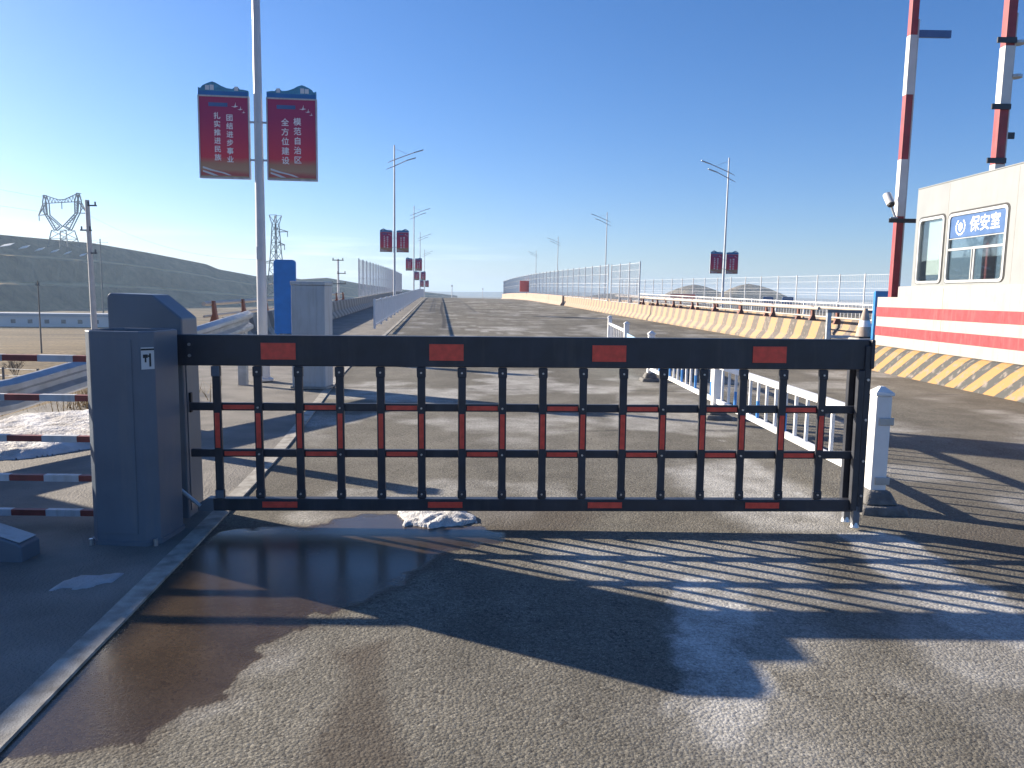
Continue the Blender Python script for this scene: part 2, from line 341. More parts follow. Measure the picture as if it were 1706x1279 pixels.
# ------------------------------------------------------------------ road sheet with stains
def road_mat():
    m = bpy.data.materials.new('asphalt'); m.use_nodes = True; N, K = nodes_of(m); b = N['Principled BSDF']
    def mth(op, a, bb=None, c=None):
        n = N.new('ShaderNodeMath'); n.operation = op
        for i, q in enumerate((a, bb, c)):
            if q is None: continue
            if isinstance(q, (int, float)): n.inputs[i].default_value = q
            else: K(q, n.inputs[i])
        return n.outputs[0]
    def noise(sc, det=4, vec=None, rough=.5):
        n = N.new('ShaderNodeTexNoise'); n.inputs['Scale'].default_value = sc; n.inputs['Detail'].default_value = det; n.inputs['Roughness'].default_value = rough
        K(vec or g.outputs['Position'], n.inputs['Vector']); return n.outputs['Fac']
    def ramp(v, p0, c0, p1, c1):
        r = N.new('ShaderNodeValToRGB'); e = r.color_ramp.elements; e[0].position = p0; e[1].position = p1
        e[0].color = (*c0, 1) if isinstance(c0, tuple) else (c0, c0, c0, 1); e[1].color = (*c1, 1) if isinstance(c1, tuple) else (c1, c1, c1, 1)
        K(v, r.inputs[0]); return r.outputs[0]
    def mix(f, a, bb, mode='MIX'):
        n = N.new('ShaderNodeMixRGB'); n.blend_type = mode
        for i, q in (('Fac', f), ('Color1', a), ('Color2', bb)):
            if isinstance(q, tuple): n.inputs[i].default_value = (*q, 1)
            elif isinstance(q, (int, float)): n.inputs[i].default_value = q
            else: K(q, n.inputs[i])
        return n.outputs[0]
    def attr(nm): n = N.new('ShaderNodeAttribute'); n.attribute_name = nm; return n.outputs['Fac']
    g = N.new('ShaderNodeNewGeometry')
    fine = noise(85, 4, rough=.75); grain = noise(220, 2); big = noise(.35, 6); mid = noise(2.6, 6, rough=.6)
    vo = N.new('ShaderNodeTexVoronoi'); vo.inputs['Scale'].default_value = 115; K(g.outputs['Position'], vo.inputs['Vector'])
    sy = N.new('ShaderNodeMapping'); sy.inputs['Scale'].default_value = (1.6, .12, 1); sy.inputs['Rotation'].default_value = (0, 0, -.096); K(g.outputs['Position'], sy.inputs[0])
    v2 = N.new('ShaderNodeTexVoronoi'); v2.inputs['Scale'].default_value = 78; v2.inputs['Randomness'].default_value = 1.0; K(g.outputs['Position'], v2.inputs['Vector'])
    v2s = N.new('ShaderNodeSeparateColor'); K(v2.outputs['Color'], v2s.inputs[0]); stone = v2s.outputs[0]; pit = v2s.outputs[1]
    lanes = noise(.8, 5, vec=sy.outputs[0])
    col = ramp(big, .32, (.178, .165, .136), .70, (.262, .244, .202))
    col = mix(.75, col, ramp(mid, .30, .72, .72, 1.18), 'MULTIPLY')
    col = mix(.55, col, ramp(lanes, .32, .62, .68, 1.25), 'MULTIPLY')
    col = mix(.8, col, ramp(fine, .28, .42, .70, 1.42), 'MULTIPLY'); col = mix(.9, col, ramp(grain, .34, .52, .64, 1.42), 'MULTIPLY')
    col = mix(.7, col, ramp(vo.outputs['Distance'], .05, 1.20, .55, .66), 'MULTIPLY')
    col = mix(.85, col, ramp(stone, .05, .74, .95, 1.24), 'MULTIPLY')
    pits = mth('MULTIPLY', ramp(pit, .86, 0.0, .90, 1.0), ramp(noise(4.5, 3), .42, .25, .62, 1.0)); col = mix(mth('MULTIPLY', pits, .75), col, (.055, .048, .040))
    rough0 = .88
    salt = mth('MULTIPLY', attr('salt'), ramp(mth('ADD', mth('MULTIPLY', fine, .5), mth('MULTIPLY', mid, .5)), .36, .15, .60, 1.0))
    col = mix(mth('MULTIPLY', salt, ramp(mth('ADD', mth('MULTIPLY', grain, .5), mth('MULTIPLY', stone, .25)), .26, .62, .46, 1.0)), col, (.66, .65, .62))
    paint = ramp(mth('SUBTRACT', attr('paint'), mth('MULTIPLY', mth('ADD', mid, mth('MULTIPLY', fine, .5)), .85)), .02, 0.0, .14, 1.0)
    col = mix(paint, col, (.62, .62, .60))
    tar = attr('tar'); col = mix(tar, col, (.045, .044, .045))
    damp = attr('damp'); dmp = mth('MULTIPLY', damp, ramp(mid, .25, .6, .7, 1.0)); col = mix(dmp, col, mix(.72, col, (.058, .042, .031)))
    wetv = ramp(mth('ADD', attr('wet'), mth('MULTIPLY', mth('SUBTRACT', fine, .5), .55)), .44, 0.0, .54, 1.0)
    film = mth('MULTIPLY', wetv, attr('deep'))
    col = mix(wetv, col, mix(.30, mix(1.0, col, (.40, .31, .23), 'MULTIPLY'), (.060, .042, .027)))
    K(col, b.inputs['Base Color'])
    ro = mth('SUBTRACT', rough0, mth('MULTIPLY', wetv, .42)); ro = mth('SUBTRACT', ro, mth('MULTIPLY', film, .25)); K(ro, b.inputs['Roughness'])
    sp = mth('ADD', .22, mth('MULTIPLY', film, .22)); K(sp, b.inputs['Specular IOR Level'])
    hgt = mth('ADD', mth('MULTIPLY', fine, .25), mth('MULTIPLY', v2.outputs['Distance'], -1.0)); hgt = mth('ADD', hgt, mth('MULTIPLY', grain, .45)); hgt = mth('ADD', hgt, mth('MULTIPLY', stone, .35)); hgt = mth('SUBTRACT', hgt, mth('MULTIPLY', pits, .5))
    flat = mth('SUBTRACT', 1.0, mth('MULTIPLY', film, .97))
    bp = N.new('ShaderNodeBump'); bp.inputs['Distance'].default_value = .010; K(mth('MULTIPLY', flat, .34), bp.inputs['Strength']); K(hgt, bp.inputs['Height']); K(bp.outputs[0], b.inputs['Normal'])
    return m
sA = axis([(-14, 1.2, 1.5), (1.2, 8.5, .03), (8.5, 20, .12), (20, 130, 1.0), (130, 220, 5)])
tA = axis([(-2.4, -1.5, .15), (-1.5, 5.2, .03), (5.2, 14, .35), (14, 32.5, 1.5)])
Sg, Tg = np.meshgrid(np.array(sA), np.array(tA), indexing='ij')
Zr = np.array([rz(q) for q in sA])[:, None] + np.zeros_like(Sg)
X = Tg - SH * Sg; Y = Sg
V = np.stack([X, Y, Zr], -1).reshape(-1, 3); nt_ = len(tA); ns_ = len(sA)
fr = [(i * nt_ + j, i * nt_ + j + 1, (i + 1) * nt_ + j + 1, (i + 1) * nt_ + j) for i in range(ns_ - 1) for j in range(nt_ - 1)]
me = bpy.data.meshes.new('road'); me.from_pydata(V.tolist(), [], fr); me.update()
road = bpy.data.objects.new('road', me); COL.objects.link(road); me.materials.append(road_mat()); tag(road, kind='structure')
for p in me.polygons: p.use_smooth = True
n1 = fbm(X * 3.0, Y * 3.0, 5) - .47; n2 = fbm(X * 11, Y * 11, 3) - .44; n3 = fbm(X * .9 + 40, Y * .9, 4)
jx = X + .10 * n1 + .05 * n2; jy = Y + .10 * (fbm(X * 3 + 90, Y * 3, 4) - .47) + .04 * n2
def A(nm, arr): a = me.attributes.new(nm, 'FLOAT', 'POINT'); a.data.foreach_set('value', np.clip(arr, 0, 1).astype(np.float32).ravel())
PUD = [(-1.85, 4.0), (-1.80, 4.72), (-1.27, 4.85), (-.85, 5.06), (-.50, 4.85), (-.15, 4.82), (.05, 4.60), (-.34, 4.22), (-.63, 3.76), (-.82, 3.52), (-.96, 3.29), (-1.08, 3.07), (-1.06, 2.86), (-1.09, 2.69), (-1.11, 2.56), (-1.20, 2.47), (-1.20, 2.30), (-1.38, 2.27), (-1.58, 2.28), (-1.8, 2.30), (-1.8, 3.06)]
dp = sd_poly(X + .26 * n1 + .20 * n2, Y + .30 * (fbm(X * 3 + 60, Y * 3 + 9, 5) - .47) + .16 * (fbm(X * 13 + 5, Y * 13, 3) - .44), PUD)
SLAB = [(-1.75, 2.8), (-1.40, 2.78), (-1.32, 2.45), (-1.75, 2.42)]
A('wet', .5 + dp / .12); A('deep', ss(-.03, .05, dp + .02 * n1) * (.86 + .3 * n1))
kx = jx + .10 * n2 + .10 * n1; ky = jy + .10 * (fbm(X * 9 + 3, Y * 9 + 8, 4) - .47)
salt = (.85 + .9 * (fbm(X * 14 + 2, Y * 14 + 6, 4) - .42)) * (.80 + .20 * ss(2.75, 3.15, Y)) * ss(-.012, .05, sd_poly(kx, ky, [(.86, 3.96), (.83, 3.60), (.71, 3.27), (.72, 2.99), (.55, 2.72), (.76, 2.36), (1.06, 2.78), (1.06, 3.11), (1.02, 3.19), (1.20, 3.35), (1.31, 3.82), (1.17, 4.11)]))
salt = np.maximum(salt, .52 * ss(-.08, .22, sd_poly(jx, jy, [(.15, 4.52), (1.85, 4.75), (1.80, 4.30), (1.70, 3.64), (1.06, 3.69), (.47, 3.78), (.17, 4.06)])))
salt = np.maximum(salt, .30 * ss(-.2, .3, sd_poly(jx, jy, [(.64, 2.79), (.97, 2.92), (1.08, 2.68), (1.2, 2.2), (.59, 2.1), (.45, 2.58)])))
salt = np.maximum(salt, .75 * ss(-.10, .2, sd_poly(jx, jy, [(1.32, 6.64), (2.29, 7.22), (2.38, 5.70), (2.31, 4.81), (1.58, 4.85), (1.35, 5.64)])))
salt = np.maximum(salt, .62 * ss(.45, .58, n3) * ss(5.5, 10, Y) * (1 - ss(30, 45, Y)) * ss(-1.7, -1.2, Tg) * (1 - ss(2.8, 4.2, Tg)))
salt = np.maximum(salt, .45 * ss(.50, .62, n3) * (Y > 1.2))
STRIP = [(2.05, 4.85), (2.50, 4.95), (2.58, 4.32), (2.58, 3.87), (2.46, 3.20), (2.26, 3.14), (1.98, 3.48), (2.02, 3.98)]
salt = np.maximum(salt, .92 * ss(-.02, .06, sd_poly(kx, ky, STRIP))); A('salt', salt)
pt = np.zeros_like(X)
ln = np.where(Y < 4.2, 2.42, 2.42 + .0 * Y)
pt = np.maximum(pt, (1 - ss(.05, .13, np.abs(jx - (2.20 + .015 * (Y - 4.9))))) * ss(4.9, 5.1, Y) * (1 - ss(12, 15, Y)) * .60)
pt = np.maximum(pt, (1 - ss(.12, .28, np.abs(jx - (-1.50 - .16 * (Y - 4.9))))) * ss(4.9, 5.6, Y) * (1 - ss(9, 11, Y)) * .48)
pt = np.maximum(pt, (1 - ss(.10, .22, np.abs(Tg - 4.15))) * ss(17, 22, Sg) * (1 - ss(70, 90, Sg)) * .50)
A('paint', pt)
tar = (1 - ss(.05, .14, np.abs(Tg - (.20 + .05 * np.sin(Sg * .2))))) * ss(29, 32, Sg) * (1 - ss(72, 80, Sg)) * .85
tar = np.maximum(tar, (1 - ss(.008, .030, np.abs(jy - (8.35 + .12 * X)))) * (X > .6) * (X < 3.4) * .8)
tar = np.maximum(tar, (1 - ss(.006, .022, np.abs(ky - (2.25 - .30 * (X + 1.56))))) * (X < -.75) * (Y < 2.6) * ss(.40, .52, fbm(X * 6, Y * 6 + 3, 3)))
tar = np.maximum(tar, (1 - ss(.01, .035, np.abs(jy - (12.1 + .05 * X)))) * .6)
A('tar', tar)
dm = .98 * ss(-.07, .05, sd_poly(jx, jy, [(-.72, 3.07), (-.50, 3.19), (-.48, 2.95), (-.47, 2.71), (-.34, 2.28), (-.34, 2.0), (-.60, 2.0), (-.62, 2.62), (-.62, 2.94)]))
dm = np.maximum(dm, .65 * ss(-.1, .3, sd_poly(jx, jy, [(2.5, 5.1), (4.2, 5.3), (4.6, 4.2), (3.0, 3.4), (2.75, 4.2)])))
dm = np.maximum(dm, .9 * ss(-.04, .25, sd_poly(jx, jy, [(-1.6, 5.25), (.2, 5.6), (.75, 5.2), (.45, 4.6), (-.6, 4.2)])))
dm = np.maximum(dm, .75 * ss(-.13, .0, dp + .05 * n1))
dm = np.maximum(dm, .22 * ss(.50, .62, fbm(X * .5 + 7, Y * .5 + 3, 4)))
A('damp', dm)

# ------------------------------------------------------------------ pavement, kerb
def strip(name, m, fa, fb, z_up, ss_, kind='structure', side=.25):
    """a raised strip between two lines t=fa(s) (left) and t=fb(s) (right) with vertical sides"""
    b = MB(); n = len(ss_)
    for s in ss_:
        z = rz(s) + z_up; a = RD(s, fa(s)); c = RD(s, fb(s))
        b.v += [(a.x, a.y, z - side), (a.x, a.y, z), (c.x, c.y, z), (c.x, c.y, z - side)]
    for i in range(n - 1):
        for k in range(3): b.f.append((4 * i + k, 4 * i + k + 1, 4 * i + 5 + k, 4 * i + 4 + k))
    b.f += [(0, 1, 2, 3), (4 * n - 4, 4 * n - 3, 4 * n - 2, 4 * n - 1)]
    return tag(b.build(name, m), kind=kind)
M['pavement'] = mat('pavement', (.20, .185, .165), .85, var=.35, scale=2.2, bump=.7, bscale=70)
M['kerb'] = mat('kerb stone', (.36, .345, .31), .85, var=.35, scale=11, bump=.25, bscale=120, dirt=(.20, .185, .16))
ssq = axis([(-14, 30, .8), (30, 130, 4)])
strip('pavement', M['pavement'], lambda s: -5.0, lambda s: kerb_t(s) - .114, .009, ssq)
strip('kerb', M['kerb'], lambda s: kerb_t(s) - .11, kerb_t, .014, ssq)
# deck edges of the bridge
for nm, ta, tb in (('bridge_edge', -5.75, -5.02),):
    strip(nm, M['deck'], lambda s: ta, lambda s: tb, .03, axis([(16, 130, 4)]), side=1.2)

# ------------------------------------------------------------------ hills
def hill_mat(name='hill grass'):
    m = bpy.data.materials.new(name); m.use_nodes = True; N, K = nodes_of(m); b = N['Principled BSDF']; b.inputs['Roughness'].default_value = 1; b.inputs['Specular IOR Level'].default_value = .05
    g = N.new('ShaderNodeNewGeometry'); n1 = N.new('ShaderNodeTexNoise'); n1.inputs['Scale'].default_value = .03; n1.inputs['Detail'].default_value = 9; n1.inputs['Roughness'].default_value = .65; K(g.outputs['Position'], n1.inputs['Vector'])
    r = N.new('ShaderNodeValToRGB'); e = r.color_ramp.elements; e[0].position = .38; e[0].color = (.036, .034, .028, 1); e[1].position = .62; e[1].color = (.21, .165, .105, 1); n4 = N.new('ShaderNodeTexNoise'); n4.inputs['Scale'].default_value = .14; n4.inputs['Detail'].default_value = 8; n4.inputs['Roughness'].default_value = .7; K(g.outputs['Position'], n4.inputs['Vector'])
    av = N.new('ShaderNodeMath'); av.operation = 'MULTIPLY_ADD'; K(n4.outputs['Fac'], av.inputs[0]); av.inputs[1].default_value = .55; sc4 = N.new('ShaderNodeMath'); sc4.operation = 'MULTIPLY'; K(n1.outputs['Fac'], sc4.inputs[0]); sc4.inputs[1].default_value = .45; K(sc4.outputs[0], av.inputs[2]); K(av.outputs[0], r.inputs[0])
    at = N.new('ShaderNodeAttribute'); at.attribute_name = 'bench'
    ml = N.new('ShaderNodeMath'); ml.operation = 'MULTIPLY'; K(at.outputs['Fac'], ml.inputs[0]); ml.inputs[1].default_value = .9
    mx_ = N.new('ShaderNodeMixRGB'); mx_.inputs['Color2'].default_value = (.52, .35, .18, 1); K(ml.outputs[0], mx_.inputs['Fac']); K(r.outputs[0], mx_.inputs['Color1'])
    K(mx_.outputs[0], b.inputs['Base Color']); return m
M['hill'] = hill_mat()
def lerp_tab(tab, x):
    if x <= tab[0][0]: return tab[0][1]
    for (a, b), (c, d) in zip(tab, tab[1:]):
        if x <= c: return b + (d - b) * (x - a) / (c - a)
    return tab[-1][1]
def az_of(u): return math.atan((u - 853) / 1280.0)
# crest heights (metres above the camera) of the terraced spoil heap by azimuth column, with its distance
def ridge(u):
    Rr = lerp_tab([(-500, 430), (0, 450), (400, 640), (760, 1050)], u)
    px = lerp_tab([(-500, 78), (-150, 86), (0, 84), (50, 80), (160, 72), (250, 58), (345, 41), (365, 33), (430, 22), (480, 17), (545, 22), (577, 17), (600, 13), (640, 8), (690, 3), (760, -4)], u)
    if 430 < u < 500: px += 6 * math.sin((u - 430) / 70 * math.pi)
    return Rr, 1.5 + px * Rr / 1280.0
prof = [(-60, 0, 0), (0, 0, 0), (8, .10, 0), (22, .30, 0), (25, .315, 1), (44, .325, 1), (47, .35, 0), (60, .66, 0), (63, .685, 1), (82, .695, 1), (85, .72, 0), (106, .985, 0), (112, 1.0, .5), (150, 1.0, .6), (230, .97, 0), (300, .7, 0)]
hb = MB(); bench = []; us = axis([(-500, 760, 6)])
for u in us:
    Rr, zt = ridge(u); a = az_of(u); zb = -11.0
    for k, (d, f, bf) in enumerate(prof):
        wob = (fbm(np.array([u * .03 + k * 3.1]), np.array([k * .7]), 4)[0] - .47)
        rr = (Rr - 110 + d + wob * 14); rr /= math.cos(a)
        z = zb + (zt - zb) * f + wob * (2.4 if 0 < f < .95 else .8) * (1 if f > 0 else 0)
        hb.v.append((rr * math.sin(a), rr * math.cos(a), z)); bench.append(bf)
npf = len(prof)
hb.f = [(i * npf + k, (i + 1) * npf + k, (i + 1) * npf + k + 1, i * npf + k + 1) for i in range(len(us) - 1) for k in range(npf - 1)]
ho = tag(hb.build('hill', M['hill']), kind='structure')
at = ho.data.attributes.new('bench', 'FLOAT', 'POINT'); at.data.foreach_set('value', np.array(bench, np.float32))
def mound(name, cx, cy, rx, ry, h, seed):
    b = MB(); n = 40; k = 9; b.v.append((cx, cy, -10 + h))
    for j in range(1, k):
        f = j / (k - 1)
        for i in range(n):
            a = 2 * math.pi * i / n; w_ = 1 + .16 * math.sin(3 * a + seed) + .07 * math.sin(7 * a + seed * 2)
            b.v.append((cx + rx * f * w_ * math.cos(a), cy + ry * f * w_ * math.sin(a), -10.5 + h * (1 - sm(f * 1.0)) ))
    for i in range(n): b.f.append((0, 1 + i, 1 + (i + 1) % n))
    for j in range(k - 2):
        for i in range(n): b.f.append((1 + j * n + i, 1 + (j + 1) * n + i, 1 + (j + 1) * n + (i + 1) % n, 1 + j * n + (i + 1) % n))
    return tag(b.build(name, M['hill'], smooth=True), kind='structure')
mound('hill', 175, 750, 62, 50, 24, 1.0); mound('hill', 218, 720, 66, 50, 25, 2.4); mound('hill', 120, 900, 90, 60, 15, 4)
# far low plain ridge that closes the horizon
fb = MB(); fx = axis([(-3000, 4600, 100)])
for x in fx:
    h = 9 + 5 * math.sin(x * .0021 + 1) + 3 * math.sin(x * .0067)
    fb.v += [(x, 3300, -12), (x, 3600, h), (x, 4600, h * .8), (x, 5200, -12)]
fb.f = [(4 * i + k, 4 * i + 4 + k, 4 * i + 5 + k, 4 * i + 1 + k) for i in range(len(fx) - 1) for k in range(3)]
tag(fb.build('hill', M['hill'], smooth=True), kind='structure')

# ------------------------------------------------------------------ the barrier gate
G = empty('barrier_gate', (-1.94, 4.83, 0.0), R(1.6), 'dark lattice barrier gate with red reflectors closed across the road', 'gate', tilt=-R(.47))
GD = .10                                                # depth of the double frame
b = MB(); b.box(-.215, 4.235, -.035, .035, 1.022, 1.216); tb = b.build('top_beam', M['gate'], G, bevel=.006)
for x0 in (.371, 1.424, 2.455, 3.482):
    MB().box(x0, x0 + .216, -.040, -.0355, 1.064, 1.168).build('reflector', M['reflector'], tb)
for x in (-.072,):
    for z in (1.155, 1.085): MB().tube([(x, -.0355, z), (x, -.044, z)], .010, 10).build('bolt', M['bolt'], tb)
bb = MB().box(.04, 4.235, -.032, .032, .086, .166).build('bottom_beam', M['gate'], G, bevel=.005)
for x0 in (.352, 1.412, 2.447, 3.478):
    MB().box(x0, x0 + .222, -.037, -.0325, .110, .148).build('reflector', M['reflector'], bb)
MB().prism([(-.06, .086), (.04, .083), (.04, .169), (.0, .169), (-.06, .13)], -.036, .036).build('beam_end', M['gate_edge'], G, bevel=.004)
VX = [.083 + .2578 * i for i in range(16)]
for z0, z1 in ((.733, .783), (.433, .483)):
    rl = MB().box(-.10, 4.19, -.006, .022, z0, z1).build('cross_rail', M['gate'], G, bevel=.004)
    for i in range(0, 15, 2):
        MB().box(VX[i] + .031, VX[i + 1] - .030, -.011, -.0065, z0 + .010, z1 - .012).build('reflector', M['reflector'], rl)
for i, x in enumerate(VX):
    v = MB(); v.box(x - .025, x + .025, -.030, -.008, .168, 1.020); v.box(x - .029, x + .029, -.034, -.0075, .172, .225); v.box(x - .029, x + .029, -.034, -.0075, .955, 1.018)
    vo_ = v.build('upright', M['gate'], G, bevel=.004)
    MB().box(x - .0145, x + .0145, -.0345, -.0305, .498, .722).build('reflector', M['reflector'], vo_)
    for z in (.985, .200) + ((.758, .458) if i % 2 else ()): MB().tube([(x, -.0305, z), (x, -.041, z)], .0065, 8).build('bolt', M['bolt'], vo_)
for z0, z1 in ((.955, 1.02), (.17, .222)): MB().box(VX[0] - .026, VX[0] + .026, -.043, -.0345, z0, z1).build('hinge_plate', M['cabinet'], G, bevel=.003)
# double end post with its feet
for y0, nm in ((-.055, 'end_post'), (.075, 'end_post')):
    MB().box(4.165, 4.205, y0, y0 + .04, .10, 1.02).build(nm, M['gate'], G, bevel=.004)
MB().box(4.206, 4.250, -.05, .125, .085, 1.18).build('end_post', M['gate'], G, bevel=.006)
MB().box(4.236, 4.262, -.06, .13, 1.03, 1.217).build('end_cap', M['gate'], G, bevel=.008)
for z in (.96, .70, .43, .20): MB().tube([(4.228, -.05, z), (4.228, -.058, z)], .009, 8).build('bolt', M['bolt'], G)
for y in (-.03, .10):
    ft = MB().box(4.188, 4.232, y - .02, y + .02, .0, .13); fo = ft.build('foot', M['gate_edge'], G, bevel=.004)
    MB().tube([(4.21, y, .035), (4.21, y, -.015)], [.016, .030], 10).build('foot_pad', M['bolt'], fo)
# housing behind the arm: tall cabinet with a sloping shoulder
hs = MB().prism([(-.62, -.02), (-.155, -.02), (-.155, 1.312), (-.335, 1.462), (-.60, 1.470), (-.62, 1.45)], .07, .33).build('housing', M['cabinet'], G, bevel=.012)
MB().box(-.154, -.149, .10, .30, .05, 1.20).build('door', M['cabinet'], hs, bevel=.003)
MB().box(-.1485, -.135, .12, .15, .70, .83).build('handle', M['dark'], hs, bevel=.004)
MB().box(-.60, -.155, .036, .069, 1.06, 1.18).build('arm_bracket', M['gate'], G)
MB().tube([(-.30, -.01, .33), (-.04, -.04, .12)], .012, 10).build('tie_rod', M['galv'], G)

# front control cabinet, chamfered corners, open recess on top
cx, cy = -2.245, 4.545
Cb = empty('control_cabinet', (cx, cy, .02), R(-3), 'blue grey steel control cabinet in front of the gate housing, white sticker on its side', 'cabinet')
pts = [(-.200, -.155), (-.140, -.215), (.150, -.215), (.205, -.150), (.205, .12), (.16, .17), (-.15, .17), (-.200, .13)]
b = MB(); zt = 1.235
inn = [(x * .93, y * .91) for x, y in pts]
n = len(pts)
b.v = [(x, y, 0) for x, y in pts] + [(x, y, zt) for x, y in pts] + [(x, y, zt) for x, y in inn] + [(x, y, zt - .035) for x, y in inn]
for i in range(n):
    j = (i + 1) % n
    b.f += [(i, j, n + j, n + i), (n + i, n + j, 2 * n + j, 2 * n + i), (2 * n + i, 2 * n + j, 3 * n + j, 3 * n + i)]
b.f.append(tuple(range(3 * n, 4 * n))); b.f.append(tuple(range(n)))
b.build('cabinet_body', M['cabinet'], Cb, bevel=.006)
MB().hexa([Vector((x * 1.04, y * 1.04, -.012)) for x, y in pts], [Vector((x * 1.04, y * 1.04, .015)) for x, y in pts]).build('base_plate', M['cabinet'], Cb)
M['recess'] = mat('dark recess', (.075, .075, .07), .9)  # dark colour for the sheet set into the top recess
MB().hexa([Vector((x * .985, y * .985, zt - .033)) for x, y in inn], [Vector((x * .985, y * .985, zt - .028)) for x, y in inn]).build('recess_liner', M['recess'], Cb)
MB().box(-.2045, -.2005, -.13, .11, .08, 1.14).build('door', M['cabinet'], Cb, bevel=.001)
MB().box(-.132, .105, -.2185, -.2152, .06, 1.19).build('front_panel', M['cabinet'], Cb, bevel=.0015)
# sticker on the chamfer facing the road
d0 = Vector((.150, -.215, 0)); d1 = Vector((.205, -.150, 0)); dd = (d1 - d0).normalized(); nn = Vector((dd.y, -dd.x, 0))
def chm(u0, u1, z0, z1, off, nm, m, par):
    a = d0 + dd * u0 + nn * off; c = d0 + dd * u1 + nn * off; i_ = nn * -.0015
    return MB().hexa([Vector((a.x, a.y, z0)), Vector((c.x, c.y, z0)), Vector((c.x + i_.x, c.y + i_.y, z0)), Vector((a.x + i_.x, a.y + i_.y, z0))],
                     [Vector((a.x, a.y, z1)), Vector((c.x, c.y, z1)), Vector((c.x + i_.x, c.y + i_.y, z1)), Vector((a.x + i_.x, a.y + i_.y, z1))]).build(nm, m, par)
st = chm(.008, .080, 1.02, 1.145, .0035, 'sticker', M['white'], Cb)
chm(.008, .080, 1.128, 1.138, .0052, 'sticker_mark', M['dark'], st); chm(.052, .062, 1.035, 1.11, .0052, 'sticker_mark', M['dark'], st)
chm(.018, .044, 1.085, 1.105, .0052, 'sticker_mark', M['dark'], st); chm(.027, .036, 1.06, 1.085, .0052, 'sticker_mark', M['dark'], st); chm(.045, .052, 1.09, 1.10, .0052, 'sticker_mark', M['dark'], st)
MB().tube([(-.17, -.235, -.01), (-.17, -.235, .03)], .012, 8).build('bolt', M['bolt'], Cb)
MB().tube([(.20, -.205, -.01), (.20, -.205, .03)], .012, 8).build('bolt', M['bolt'], Cb)
# small bollard hidden behind the housing, its shadow crosses the road behind the gate
Bo = empty('steel_bollard', (-3.57, 7.2, .05), 0, 'grey steel bollard standing on the pavement behind the gate housing', 'bollard')
MB().box(-.11, .11, -.06, .06, 0, 1.10).build('post', M['cabinet'], Bo, bevel=.01); MB().box(-.14, .14, -.09, .09, 1.101, 1.14).build('cap', M['cabinet'], Bo, bevel=.01); MB().box(-.16, .16, -.12, .12, 0, .015).build('base_plate', M['galv'], Bo)

# left red and white bar barrier
Lb = empty('bar_barrier', (-2.56, 4.72, 0), R(1.0), 'red and white striped horizontal bar barrier left of the cabinets', 'barrier')
for z in (1.060, .815, .558, .308, .085):
    br = MB(); br.box(-4.6, -.005, -.02, .02, z - .019, z + .019); bo = br.build('bar', M['barred'], Lb, bevel=.003)
    k = 0; x = -.14
    while x > -4.5:
        MB().box(x - .215, x, -.0215, .0215, z - .0205, z + .0205).build('white_band', M['barwhite'], bo); x -= .43
MB().box(-4.66, -4.60, -.03, .03, 0, 1.12).build('end_post', M['barwhite'], Lb, bevel=.004)
MB().box(-2.40, -2.36, .021, .05, .05, 1.09).build('spacer_post', M['barred'], Lb)

# low blue grey block at the left edge, sunlight on its top put in as paler colour
Wb = empty('wedge_block', (-2.64, 4.02, -.02), R(-2), 'low blue grey steel block with sloping top coloured pale as if sunlit, at the left edge before the bars', 'block')
MB().prism([(-1.1, 0), (0, 0), (0, .115), (-.03, .135), (-.36, .235), (-1.1, .25)], 0, .16).build('block_body', M['cabinet'], Wb, bevel=.01)
MB().prism([(-.015, .1345), (-.355, .2385), (-1.1, .2535), (-1.1, .2565), (-.355, .2415), (-.015, .1375)], .01, .15).build('lit_top', M['greycab'], Wb)

# ------------------------------------------------------------------ out of view: cabin of guessed form, put in to shade the pavement
Cn = empty('shade_cabin', (-8.50, 6.15, 0), 0, 'unseen white cabin of guessed form, put in left of the bar barrier for its shade', 'cabin')
MB().box(-1.1, .45, -1.6, 1.65, -.2, 2.45).build('wall', M['plaster'], Cn, bevel=.02)
MB().box(-1.2, .5, -1.7, 1.7, 2.453, 2.60).build('roof', M['galv'], Cn, bevel=.02)
wf = MB().box(.451, .47, -.9, .5, 1.0, 2.0).build('window', M['frame'], Cn); MB().box(.471, .476, -.84, .44, 1.06, 1.94).build('pane', M['farglass'], wf)
dr = MB().box(-.75, .05, -1.63, -1.601, 0, 2.05).build('door', M['greycab'], Cn); MB().box(-.03, .0, -1.66, -1.631, .95, 1.1).build('handle', M['bolt'], dr)

# ------------------------------------------------------------------ snow
def lump(name, poly, h, m, label, cat, zf, step=.03, seed=0, group=None, rough=.5):
    P = np.array(poly); x0, y0 = P.min(0) - .1; x1, y1 = P.max(0) + .1
    gx = np.arange(x0, x1 + step, step); gy = np.arange(y0, y1 + step, step); XX, YY = np.meshgrid(gx, gy, indexing='ij')
    nz = fbm(XX * 4 + seed, YY * 4 + seed, 5) - .47; nf = fbm(XX * 16 + seed, YY * 16, 3) - .44
    d = sd_poly(XX + .12 * nz + .05 * nf, YY + .12 * nf, poly)
    hh = h * ss(-.01, .16, d) * (1 + rough * 2 * nz + rough * 2.2 * nf)
    keep = d > -.015
    b = MB(); idx = {}
    for i in range(len(gx)):
        for j in range(len(gy)):
            if keep[i, j]:
                idx[i, j] = len(b.v); b.v.append((gx[i], gy[j], zf(gx[i], gy[j]) + max(-.02, hh[i, j]) + (.012 if d[i, j] > .02 else -.015)))
    for (i, j) in list(idx):
        q = [(i, j), (i + 1, j), (i + 1, j + 1), (i, j + 1)]
        if all(t in idx for t in q): b.f.append(tuple(idx[t] for t in q))
    c = Vector(b.v[0]); o = b.build(name, m, smooth=False)
    for p in o.data.polygons: p.use_smooth = True
    return tag(o, label, cat, group)
